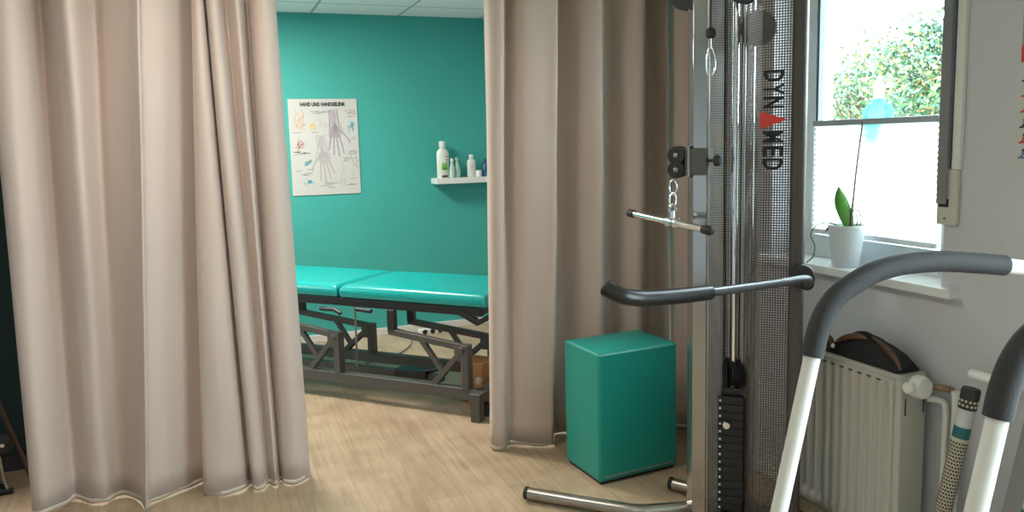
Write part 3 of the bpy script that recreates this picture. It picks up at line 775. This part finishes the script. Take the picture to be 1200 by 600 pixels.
# ------------------------------------------------------------------ radiator
RX, RY0, RY1, RZ0, RZ1 = 1.978, 1.822, 2.262, .085, .665
rd = thing('radiator', 'white ribbed panel radiator on the wall below the window sill', 'radiator', (2.03, 2.04, RZ0))
bm = B(); ny = 132; vs = []
for k in range(ny + 1):
    y = RY0 + .02 + (RY1 - RY0 - .02) * k / ny
    w = .5 + .5*math.cos(2*PI*(y - RY0)/.040); w = max(0, min(1, (w - .25) * 2))
    x = RX + .013 - .013 * w
    vs.append([bm.verts.new(v) for v in ((RX, y, RZ0), (RX, y, RZ0 + .035), (x, y, RZ0 + .055), (x, y, RZ1 - .055), (RX, y, RZ1 - .035), (RX, y, RZ1 - .012))])
for A, Bv in zip(vs, vs[1:]):
    for i in range(5): bm.faces.new((A[i], Bv[i], Bv[i+1], A[i+1]))
for v in bm.verts: v.co -= Vector(rd.location)
fp_ = link('front_panel', bm, 'radiator', rd, angle=50)
md = fp_.modifiers.new('thick', 'SOLIDIFY'); md.thickness = .002
bm = B(); box(bm, (RX + .05, RY0 + .02, RZ0), (2.082, RY1, RZ1 - .03)); bmesh.ops.translate(bm, vec=-rd.location, verts=bm.verts); link('rear_panel', bm, 'radiator', rd, smooth=False, bevel=.004)
bm = B(); box(bm, (RX - .003, RY0, RZ1 - .014), (RX + .020, RY1, RZ1)); box(bm, (2.068, RY0, RZ1 - .014), (2.086, RY1, RZ1))
for k in range(22):
    y = RY0 + .01 + k*.0200; box(bm, (RX + .010, y, RZ1 - .012), (2.075, y + .008, RZ1 - .003))
bmesh.ops.translate(bm, vec=-rd.location, verts=bm.verts); link('top_grille', bm, 'radiator', rd, smooth=False, bevel=.0015)
for k in range(9):
    bm = B(); box(bm, (RX - .001, 1.90 + k*.040, RZ1 - .036), (RX + .002, 1.917 + k*.040, RZ1 - .030))
    bmesh.ops.translate(bm, vec=-rd.location, verts=bm.verts); link('slot', bm, 'dots', fp_, smooth=False)
bm = B(); box(bm, (RX, RY0 - .004, RZ0), (2.085, RY0 + .022, RZ1 - .008)); bmesh.ops.translate(bm, vec=-rd.location, verts=bm.verts)
sd = link('side_cover', bm, 'radiator', rd, smooth=False, bevel=.006)
for x in (1.995, 2.070):
    bm = B(); box(bm, (x, RY0 - .0055, .535), (x + .005, RY0 - .003, .592))
    bmesh.ops.translate(bm, vec=-rd.location, verts=bm.verts); link('side_slot', bm, 'dots', sd, smooth=False)
bm = B(); lathe(bm, [(.030, 0), (.036, .004), (.036, .030), (.032, .040), (.018, .046)], axis_T((2.036, RY0 - .002, .628), (0, -1, 0)), 26)
lathe(bm, [(.014, 0), (.018, .004), (.019, .022), (.014, .028)], axis_T((2.006, RY0 - .020, .632), (-1, -.1, 0)), 18)
bmesh.ops.translate(bm, vec=-rd.location, verts=bm.verts); link('thermostat_head', bm, 'white', rd, angle=40)
bm = B(); tube(bm, smooth_path([(2.06, RY0 - .03, .628), (2.083, RY0 - .045, .628), (2.090, RY0 - .075, .630), (2.085, RY0 - .095, .632)], 5), .010, 12)
bmesh.ops.translate(bm, vec=-rd.location, verts=bm.verts); link('valve_pipe', bm, 'copper', rd, angle=50)
bm = B(); tube(bm, smooth_path([(2.085, 1.715, .632), (2.087, 1.712, .60), (2.089, 1.712, .50), (2.089, 1.712, .2), (2.089, 1.712, 0)], 5), .013, 14); bmesh.ops.translate(bm, vec=-rd.location, verts=bm.verts)
link('supply_pipe', bm, 'whitecoat', rd, angle=50)
bm = B(); tube(bm, smooth_path([(2.07, RY0 - .02, .585), (2.087, RY0 - .045, .585), (2.090, RY0 - .07, .57), (2.090, RY0 - .072, .45), (2.090, RY0 - .072, .0)], 5), .010, 12); bmesh.ops.translate(bm, vec=-rd.location, verts=bm.verts)
link('return_pipe', bm, 'whitecoat', rd, angle=50)

# bag lying on the radiator
bg = thing('shoulder_bag', 'soft black bag with brown leather trim lying on the radiator', 'bag', (2.03, 2.0, RZ1))
bm = B(); prof = [(-.160, .022), (-.125, .052), (-.075, .070), (-.02, .085), (.03, .092), (.075, .075), (.115, .045), (.150, .030)]
rows_ = []
pp = smooth_path([(y, h, 0) for y, h in prof], 4)
for q in pp:
    y, h = q.x, q.y
    row = []
    for k in range(17):
        a_ = PI * k / 16
        wv = .004 * math.sin(9*a_ + 40*y)
        row.append(bm.verts.new((-.046*math.cos(a_), y, max(.001, h*math.sin(a_)**.8 + wv*math.sin(a_)))))
    rows_.append(row)
for A, Bv in zip(rows_, rows_[1:]):
    for k in range(16): bm.faces.new((A[k], A[k+1], Bv[k+1], Bv[k]))
    bm.faces.new((A[0], Bv[0], Bv[16], A[16]))
bm.faces.new(rows_[0]); bm.faces.new(rows_[-1])
link('body', bm, 'bag', bg, angle=60)
bm = B()
tr = smooth_path([(-.030, .120, .040), (-.040, .085, .058), (-.040, .045, .076), (-.036, .01, .083), (-.034, -.02, .080)], 5)
tube(bm, tr, [.004 + .007*math.sin(PI*i/(len(tr) - 1)) for i in range(len(tr))], 10)
tr = smooth_path([(-.020, -.030, .088), (-.024, -.07, .075), (-.030, -.11, .060), (-.036, -.145, .038), (-.036, -.163, .012)], 5)
tube(bm, tr, [.004 + .006*math.sin(PI*i/(len(tr) - 1)) for i in range(len(tr))], 10)
link('leather_trim', bm, 'leather', bg, angle=60)
link('bead', lathe(B(), [(.002, -.008), (.006, -.006), (.008, 0), (.006, .006), (.002, .008)], Matrix.Translation((-.052, .112, .030)), 12), 'pearl', bg, angle=60)
st = thing('belt_bundle', 'brown leather strap coiled on the far end of the radiator', 'belt', (2.03, 2.165, RZ1))
bm = B(); pts = smooth_path([(-.035, .03, .004), (-.038, .035, .03), (-.036, .02, .050), (-.034, -.01, .052), (-.034, -.028, .035), (-.036, -.030, .006)], 6)
for p, q in zip(pts, pts[1:]): beam(bm, p, Vector(q) + (Vector(q) - Vector(p))*.2, .004, .020, up=(1, 0, 0))
box(bm, (-.045, -.033, .001), (-.02, .040, .006))
link('strap', bm, 'leather', st, angle=60); link('lining', box(B(), (-.032, -.022, .006), (-.024, .026, .040)), 'bag', st, smooth=False, bevel=.004)

# ------------------------------------------------------------------ window dressing
bm = B(); y0, y1 = 1.938, 2.500; n = 40; zt, zb = 1.452, 1.055
cols = []
for k in range(n + 1):
    z = zb + (zt - zb)*k/n; x = xw - .046 + (.005 if k % 2 else -.005)
    cols.append((bm.verts.new((x, y0, z)), bm.verts.new((x, y1, z))))
for A, Bv in zip(cols, cols[1:]): bm.faces.new((A[0], A[1], Bv[1], Bv[0]))
bd = thing('pleated_blind', 'white pleated blind covering the lower half of the window', 'blind', (xw - .046, 2.229, zb))
def at_bd(bm): bmesh.ops.translate(bm, vec=-bd.location, verts=bm.verts); return bm
link('pleats', at_bd(bm), 'blind', bd, smooth=False)
link('top_rail', at_bd(box(B(), (xw - .058, y0 - .004, zt), (xw - .034, y1 + .004, zt + .022))), 'rail', bd, smooth=False, bevel=.003)
link('bottom_rail', at_bd(box(B(), (xw - .058, y0 - .004, zb - .020), (xw - .034, y1 + .004, zb))), 'frame', bd, smooth=False, bevel=.003)
# shutter strap and winder on the wall
sw = thing('shutter_strap', 'grey roller shutter strap with beige winder right of the window', 'shutter strap', (2.11, 1.79, 1.14))
def at_sw(bm): bmesh.ops.translate(bm, vec=-sw.location, verts=bm.verts); return bm
link('strap', at_sw(box(B(), (2.092, 1.786, 1.20), (2.098, 1.818, ZC))), 'strap', sw, smooth=False)
link('guide', at_sw(box(B(), (2.098, 1.782, 1.31), (2.119, 1.824, ZC))), 'gasket', sw, smooth=False, bevel=.002)
link('cover_strip', at_sw(box(B(), (2.104, 1.752, 1.305), (2.12, 1.780, ZC))), 'whitecoat', sw, smooth=False, bevel=.003)
wp = link('winder_plate', at_sw(box(B(), (2.104, 1.757, 1.135), (2.12, 1.826, 1.305))), 'beige', sw, smooth=False, bevel=.004)
link('slot', at_sw(box(B(), (2.1025, 1.784, 1.19), (2.106, 1.818, 1.215))), 'black', wp, smooth=False)
link('screw', at_sw(lathe(B(), [(.001, 0), (.004, 0), (.004, .002)], axis_T((2.104, 1.795, 1.155), (-1, 0, 0)), 10)), 'leaf', wp)
# gnome ornament hung between blind and pane
gn = thing('gnome_ornament', 'small gnome ornament with pale pointed hat against the window pane', 'ornament', (xw - .020, 2.215, 1.385))
def rings(bm, R, ysc=1, xs=.32):
    lathe(bm, R, Matrix.Diagonal((xs, 1, 1, 1)), 20)
bm = B(); rings(bm, [(.046, 0), (.050, .02), (.056, .07), (.048, .12), (.030, .150), (.018, .158)]); link('coat', bm, 'gnome_coat', gn, angle=60)
for s in (-1, 1):
    bm = B(); tube(bm, smooth_path([(-.004, s*.036, .135), (-.006, s*.060, .110), (-.008, s*.048, .085)], 4), .011, 10); bmesh.ops.scale(bm, vec=(.6, 1, 1), verts=bm.verts); link('arm', bm, 'gnome_coat', gn, angle=60)
bm = B(); rings(bm, [(.002, .145), (.018, .152), (.024, .170), (.020, .188), (.006, .196)]); link('head', bm, 'skin', gn, angle=60)
bm = B(); rings(bm, [(.002, .095), (.010, .110), (.020, .140), (.022, .160), (.014, .168)], xs=.36); link('beard', bm, 'gnome_beard', gn, angle=60)
bm = B(); rings(bm, [(.024, .182), (.025, .190), (.014, .215), (.003, .245)], xs=.34); link('hat', bm, 'gnome_hat', gn, angle=60)
# orchid in a white pot
op = thing('potted_orchid', 'orchid with one upright leaf in a white pot on the window sill', 'potted plant', (2.150, 2.243, .942))
bm = B(); lathe(bm, [(.044, 0), (.047, .004), (.062, .140), (.065, .142), (.065, .152), (.059, .152), (.054, .120), (.002, .118)], n=32); link('pot', bm, 'pot', op, angle=40)
link('bark', lathe(B(), [(.002, .116), (.049, .122), (.046, .132), (.002, .138)], n=20), 'soil', op, angle=60)
cr, sr = Vector((.80, -.60, 0)), Vector((.6, .8, 0))      # sideways and away along the sill
def leaf(bm, pts, wd, th=.004):
    P = smooth_path(pts, 5); n = len(P); R_ = []
    for i, p in enumerate(P):
        w = wd * math.sin(PI * (.06 + .94 * i/(n - 1)) ) ** .7 if i < n - 1 else .001
        row = [bm.verts.new(p + cr*(w*s) + sr*(.006*abs(s) - .003)) for s in (-1, -.5, 0, .5, 1)]
        R_.append(row)
    for A, Bv in zip(R_, R_[1:]):
        for k in range(4): bm.faces.new((A[k], A[k+1], Bv[k+1], Bv[k]))
bm = B(); leaf(bm, [cr*.012 + Vector((0, 0, .130)), cr*-.002 + Vector((0, 0, .18)), cr*-.020 + Vector((0, 0, .235)), cr*-.030 + Vector((0, 0, .290))], .027)
lf = link('leaf', bm, 'leaf', op, angle=None); md = lf.modifiers.new('t', 'SOLIDIFY'); md.thickness = .003
bm = B(); leaf(bm, [cr*-.012 + Vector((0, 0, .135)), cr*-.045 + Vector((0, 0, .148)), cr*-.072 + Vector((0, 0, .125))], .012)
lf = link('leaf', bm, 'root', op, angle=None); md = lf.modifiers.new('t', 'SOLIDIFY'); md.thickness = .003
link('flower_stem', tube(B(), smooth_path([cr*.010 + Vector((0, 0, .125)), cr*.018 + Vector((0, 0, .22)), cr*.028 + Vector((0, 0, .36)), cr*.044 + Vector((0, 0, .52))], 5), [.0042 - .00008*i for i in range(16)], 8), 'stem', op)
bm = B()
tube(bm, smooth_path([cr*-.01 + Vector((0, 0, .135)), cr*-.055 + Vector((0, 0, .158)), cr*-.10 + Vector((0, 0, .150)), cr*-.122 + Vector((0, 0, .115)), cr*-.108 + Vector((0, 0, .075)), cr*-.112 + Vector((0, 0, .035)), cr*-.135 + Vector((0, 0, .010))], 6), .0026, 7)
tube(bm, smooth_path([cr*.018 + Vector((0, 0, .130)), cr*.020 + Vector((0, 0, .20)), cr*.040 + Vector((0, 0, .20)), cr*.048 + Vector((0, 0, .17)), cr*.040 + Vector((0, 0, .135))], 6), .0024, 7)
tube(bm, smooth_path([cr*.026 + Vector((0, 0, .130)), cr*.036 + Vector((0, 0, .165)), cr*.030 + Vector((0, 0, .19))], 6), .0024, 7)
link('aerial_root', bm, 'root', op)

# ------------------------------------------------------------------ exercise tubes and rack by the right wall
def ex_tube(label, base, topv):
    base, topv = Vector(base), Vector(topv)
    t = thing('exercise_tube', label, 'exercise tube', base, 0, 'dotted exercise tubes')
    d = topv - base; L = d.length
    t.rotation_euler = d.to_track_quat('Z', 'Y').to_euler()
    r = .0225
    link('tube_body', lathe(B(), [(r*.9, 0), (r, .004), (r, L - .15)], n=26), 'tubemesh', t, angle=50)
    bm = B()   # printed dot pattern: low studs
    for j in range(22):
        zz = L - .165 - j*.0105
        if zz < .05: break
        for k in range(18):
            a_ = 2*PI*(k + .5*(j % 2))/18
            c_ = Vector((math.cos(a_)*r, math.sin(a_)*r, zz)); n_ = Vector((math.cos(a_), math.sin(a_), 0)); s_ = Vector((-n_.y, n_.x, 0))
            q = [c_ + n_*.0006 + s_*sx*.0028 + Vector((0, 0, sz*.0032)) for sx, sz in ((-1, -1), (1, -1), (1, 1), (-1, 1))]
            bm.faces.new([bm.verts.new(v) for v in q])
    dt = link('dot_pattern', bm, 'dots', t, smooth=False)
    link('lower_sleeve', lathe(B(), [(r*1.03, .0), (r*1.03, max(.05, L - .395))], n=26), 'tubegrey', t, angle=50)
    link('band', lathe(B(), [(r*1.02, L - .150), (r*1.03, L - .149), (r*1.03, L - .117), (r*1.02, L - .116)], n=26), 'tealband', t, angle=50)
    link('collar', lathe(B(), [(r, L - .116), (r, L - .06)], n=26), 'tubegrey', t, angle=50)
    cap = link('cap', lathe(B(), [(r*1.12, L - .062), (r*1.14, L - .056), (r*1.14, L - .006), (r*1.05, L), (r*.6, L)], n=26), 'black', t, angle=40)
    bm = B()
    for j in range(2):
        for k in range(14):
            a_ = 2*PI*(k + .5*j)/14; c_ = Vector((math.cos(a_)*r*1.14, math.sin(a_)*r*1.14, L - .050 + j*.013))
            lathe(bm, [(.004, -.001), (.0042, .0006), (.002, .001)], axis_T(c_, (math.cos(a_), math.sin(a_), 0)), 6)
    link('cap_stud', bm, 'tubemesh', cap, angle=None)
    return t
e1 = ex_tube('beige dotted exercise tube with black cap leaning by the radiator', (1.925, 1.668, .002), (2.024, 1.612, .680))
e2 = dup(e1); e2.location = (1.890, 1.400, .002); e2['label'] = 'second dotted exercise tube, cut by the right edge of the view'
e2.scale = (1, 1, .76)
rk = thing('storage_rack', 'grey upright with white pegs on the wall behind the handrails', 'rack', (2.10, 1.48, 0))
def at_rk(bm): bmesh.ops.translate(bm, vec=-rk.location, verts=bm.verts); return bm
bm = B(); beam(bm, (1.985, 1.500, .0), (2.095, 1.450, .68), .072, .012, up=(1, 0, 0)); link('upright', at_rk(bm), 'rackgrey', rk, smooth=False, bevel=.003)
bm = B(); box(bm, (2.106, 1.345, .69), (2.119, 1.56, .735)); link('wall_plate', at_rk(bm), 'whitecoat', rk, smooth=False, bevel=.003)
for yy in (1.640, 1.468):
    bm = B(); tube(bm, smooth_path([(2.055, yy, .712), (2.055, yy - .06, .712), (2.062, yy - .085, .712), (2.085, yy - .095, .712), (2.108, yy - .095, .712)], 4), .0155, 16); link('peg', at_rk(bm), 'white', rk, angle=50)

# exercise chart at the right edge
def chart():
    y0, y1, z0, z1 = 1.10, 1.592, 1.315, 2.02
    bm = B(); box(bm, (XR - .004, y0, z0), (XR - .0005, y1, z1))
    T = Matrix(((0, 0, -1, XR - .004), (-1, 0, 0, y1), (0, 1, 0, z0), (0, 0, 0, 1)))
    w, h = y1 - y0, z1 - z0
    def rect(a, b, c, d, mi, z=.0005):
        bm.faces.new([bm.verts.new(T @ Vector((*p, z))) for p in ((a, b), (c, b), (c, d), (a, d))]).material_index = mi
    rect(.010, h*.41, w - .012, h*.985, 2); rect(.010, h*.41, w - .012, h*.475, 3, .0007)
    rnd = random.Random(3)
    for r in range(6):
        yy = h*.355 - r*h*.060
        for c in range(6):
            xx = .026 + c*.078
            mi = rnd.choice((1, 1, 4, 3))
            stroke(bm, [(xx - .010, yy - .012), (xx - .002, yy - .011), (xx + .018, yy - .012)], .005, T, mi); stroke(bm, [(xx - .002, yy - .010), (xx + .004, yy), (xx + .002, yy + .005)], .006, T, mi)
            disc(bm, (xx + .003, yy + .009), .004, .004, T, 1)
    tag(link('exercise_chart', bm, ['paper', 'ink', 'ink_purple', 'red', 'ink_blue'], smooth=False), 'white wall chart with rows of exercise figures at the right edge', 'poster')
chart()

# ------------------------------------------------------------------ dark things at the left edge
sd = thing('folding_stand', 'black folding stand with chrome bolt and silver strut by the left curtain', 'stand', (-.90, 3.80, 0))
bm = B(); tube(bm, [(-.03, .0, .015), (-.015, 0, .62)], .016, 14); link('post', bm, 'black', sd, angle=50)
bm = B(); lathe(bm, [(.02, -.02), (.042, -.014), (.044, 0), (.042, .014), (.02, .02)], axis_T((.012, -.02, .215), (.2, -1, 0)), 20); link('joint', bm, 'black', sd, angle=40)
link('bolt', lathe(B(), [(.009, 0), (.009, .006), (.004, .009)], axis_T((.018, -.040, .213), (.2, -1, 0)), 8), 'chrome', sd, angle=30)
bm = B(); tube(bm, [(.0, -.03, .165), (.010, -.035, .06), (.022, -.04, .012)], .006, 10); link('strut', bm, 'satin', sd, angle=50)
bm = B(); tube(bm, [(-.14, -.04, .012), (.04, -.04, .012)], .012, 12); tube(bm, [(-.14, .10, .012), (.0, .0, .02)], .010, 12); link('foot', bm, 'black', sd, angle=50)
wpole = link('wooden_pole', tube(B(), [(-.80, 3.83, .02), (-1.16, 4.02, 1.15)], .010, 14), 'wood', angle=50)
tag(wpole, 'brown wooden pole leaning on the dark wall at the left edge', 'pole')

# ------------------------------------------------------------------ outdoors
struct('trim_2', box(B(), (XR + .32, -20, -3.2), (60, 60, -3.0)), 'lawn', smooth=False)
def tree(label, base, crown, rad, nleaf, seed, hgt):
    rnd = random.Random(seed)
    t = thing('tree', label, 'tree', base, 0, 'trees outside the window')
    bx, by, bz = base
    c = Vector(crown) - Vector(base)
    bm = B(); tube(bm, smooth_path([(0, 0, 0), (c.x*.2, c.y*.2, c.z*.45), (c.x*.7, c.y*.7, c.z*.8), (c.x, c.y, c.z + rad[2]*.5)], 5), [.20 - .010*i for i in range(16)], 10)
    for _ in range(26):
        a_ = rnd.uniform(0, 2*PI); e = rnd.uniform(-.2, 1.0); L = rnd.uniform(.6, 1.0)
        tip = c + Vector((math.cos(a_)*math.cos(e)*rad[0]*L, math.sin(a_)*math.cos(e)*rad[1]*L, math.sin(e)*rad[2]*L))
        st_ = c*rnd.uniform(.75, 1.0)
        tube(bm, smooth_path([st_, st_.lerp(tip, .5) + Vector((0, 0, .12)), tip], 3), [.035, .030, .025, .02, .015, .011, .008], 6)
    link('trunk', bm, 'bark', t, angle=None)
    bm = B()
    clumps = []
    for _ in range(70):
        v = Vector((rnd.gauss(0, 1), rnd.gauss(0, 1), rnd.gauss(0, 1))).normalized() * rnd.uniform(.45, 1.0)
        clumps.append((c + Vector((v.x*rad[0], v.y*rad[1], v.z*rad[2])), rnd.choice((0, 0, 1, 2, 2))))
    for _ in range(nleaf):
        cp, mi = rnd.choice(clumps)
        p = cp + Vector((rnd.gauss(0, .24), rnd.gauss(0, .24), rnd.gauss(0, .18)))
        s = rnd.uniform(.022, .042)
        nrm = Vector((rnd.gauss(0, 1), rnd.gauss(0, 1), rnd.gauss(.6, 1))).normalized(); x = nrm.orthogonal().normalized(); x.rotate(Matrix.Rotation(rnd.uniform(0, 6.28), 3, nrm)); y = nrm.cross(x)
        q = [p - x*s*1.3, p - y*s*.6, p + x*s*1.3, p + y*s*.6]
        f = bm.faces.new([bm.verts.new(v) for v in q]); f.material_index = mi if rnd.random() < .7 else rnd.randrange(3)
    f = link('foliage', bm, ['fol_a', 'fol_b', 'fol_c'], t, smooth=False)
    return t
tree('leafy tree turning yellow outside the window, right of the house', (8.2, 6.9, -3), (8.10, 6.75, 1.75), (.85, .95, 1.15), 14000, 5, 4)
tree('smaller leafy tree behind, between the house and the larger tree', (9.3, 9.6, -3), (9.3, 9.55, 1.85), (.40, .45, .75), 2600, 9, 4)
hs = thing('house', 'pale house with tiled roof seen through the window', 'house', (13.6, 15.2, -3), 0)
bm = B(); box(bm, (-4.6, -1.6, 0), (3, 5, 4.75)); link('wall', bm, 'housewall', hs, smooth=False)
bm = B(); prism(bm, [(-5.0, 4.7), (3.4, 4.7), (3.4, 4.9), (-.8, 7.6), (-5.0, 4.9)], Matrix(((0, 0, 1, -.0), (1, 0, 0, 1.7), (0, 1, 0, 0), (0, 0, 0, 1))), .01)
bm.free(); bm = B()
for s in (0, 1):
    vs = [(-5.1, -2.1, 4.70), (3.5, -2.1, 4.70), (3.5, 1.7, 6.9), (-5.1, 1.7, 6.9)] if s == 0 else [(-5.1, 5.5, 4.70), (3.5, 5.5, 4.70), (3.5, 1.7, 6.9), (-5.1, 1.7, 6.9)]
    bm.faces.new([bm.verts.new(v) for v in vs])
rf = link('roof', bm, 'roof', hs, smooth=False); md = rf.modifiers.new('t', 'SOLIDIFY'); md.thickness = .12
bm = B(); box(bm, (-4.62, -.6, 3.2), (-4.58, .4, 4.3)); link('window', bm, 'shutter', hs, smooth=False)
bm = B(); tube(bm, [(-5.1, -2.15, 4.66), (3.5, -2.15, 4.66)], .06, 8); link('gutter', bm, 'rackgrey', hs)

# ------------------------------------------------------------------ lamps
def ceiling_lamp(label, x, y, power, col=(1.0, .91, .81), s=.6):
    t = thing('ceiling_lamp', label, 'ceiling lamp', (x, y, ZC), 0, 'square ceiling lamps')
    bm = B()
    for (a_, b_) in (((-s/2 - .02, -s/2 - .02), (s/2 + .02, -s/2)), ((-s/2 - .02, s/2), (s/2 + .02, s/2 + .02)), ((-s/2 - .02, -s/2), (-s/2, s/2)), ((s/2, -s/2), (s/2 + .02, s/2))):
        box(bm, (*a_, -.03), (*b_, 0))
    link('lamp_frame', bm, 'white', t, smooth=False)
    link('diffuser', box(B(), (-s/2, -s/2, -.012), (s/2, s/2, -.004)), 'lamp', t, smooth=False)
    L = bpy.data.lights.new('lamp_light', 'AREA'); L.shape = 'SQUARE'; L.size = s; L.energy = power; L.color = col
    o = bpy.data.objects.new('lamp_light', L); C.objects.link(o); o.parent = t; o.location = (0, 0, -.032)
ceiling_lamp('white square ceiling lamp in the front room, above the floor left of the tower', -.1, 2.5, 10)
ceiling_lamp('white square ceiling lamp over the treatment couch', .1, 4.6, 70, (1.0, .93, .85))
ceiling_lamp('white square fill lamp added out of view at the back of the front room', -.5, -.2, 5)  # invented fill lamp, adds weak light from behind the camera

def portal(hole, x, sgn):
    y0, y1, z0, z1 = hole
    L = bpy.data.lights.new('window_portal', 'AREA'); L.shape = 'RECTANGLE'; L.size = z1 - z0; L.size_y = y1 - y0; L.cycles.is_portal = True
    o = bpy.data.objects.new('window_portal', L); C.objects.link(o); o.location = (x, (y0 + y1)/2, (z0 + z1)/2); o.rotation_euler = (0, sgn*PI/2, 0)
portal(W1, XR + .29, 1); portal(W2, XR + .29, 1); portal(W4, XL - .29, -1)

w = bpy.data.worlds.new('overcast_sky'); sc.world = w; w.use_nodes = True
nt = w.node_tree; bg_ = nt.nodes['Background']
bg_.inputs[0].default_value = (.80, .91, 1.0, 1); bg_.inputs[1].default_value = 24.0

# ------------------------------------------------------------------ camera
cam = bpy.data.cameras.new('camera'); co = bpy.data.objects.new('camera', cam); C.objects.link(co)
cam.sensor_fit = 'HORIZONTAL'; cam.sensor_width = 36; cam.lens = 930/1200*36
cam.shift_y = -18/1200; cam.clip_start = .05; cam.clip_end = 200
Rm = Matrix.Rotation(math.radians(-20.77), 3, 'Z') @ Matrix.Rotation(math.radians(90 - 7.05), 3, 'X') @ Matrix.Rotation(math.radians(-1.45), 3, 'Z')
co.matrix_world = Matrix.Translation((0, 0, 1.42)) @ Rm.to_4x4()
sc.camera = co
sc.view_settings.view_transform = 'Standard'; sc.view_settings.look = 'None'; sc.view_settings.gamma = 1; sc.view_settings.use_curve_mapping = False
sc.view_settings.exposure = 0.0
sc.cycles.use_denoising = True
sc.cycles.max_bounces = 10; sc.cycles.transparent_max_bounces = 24
sc.cycles.sample_clamp_indirect = 8
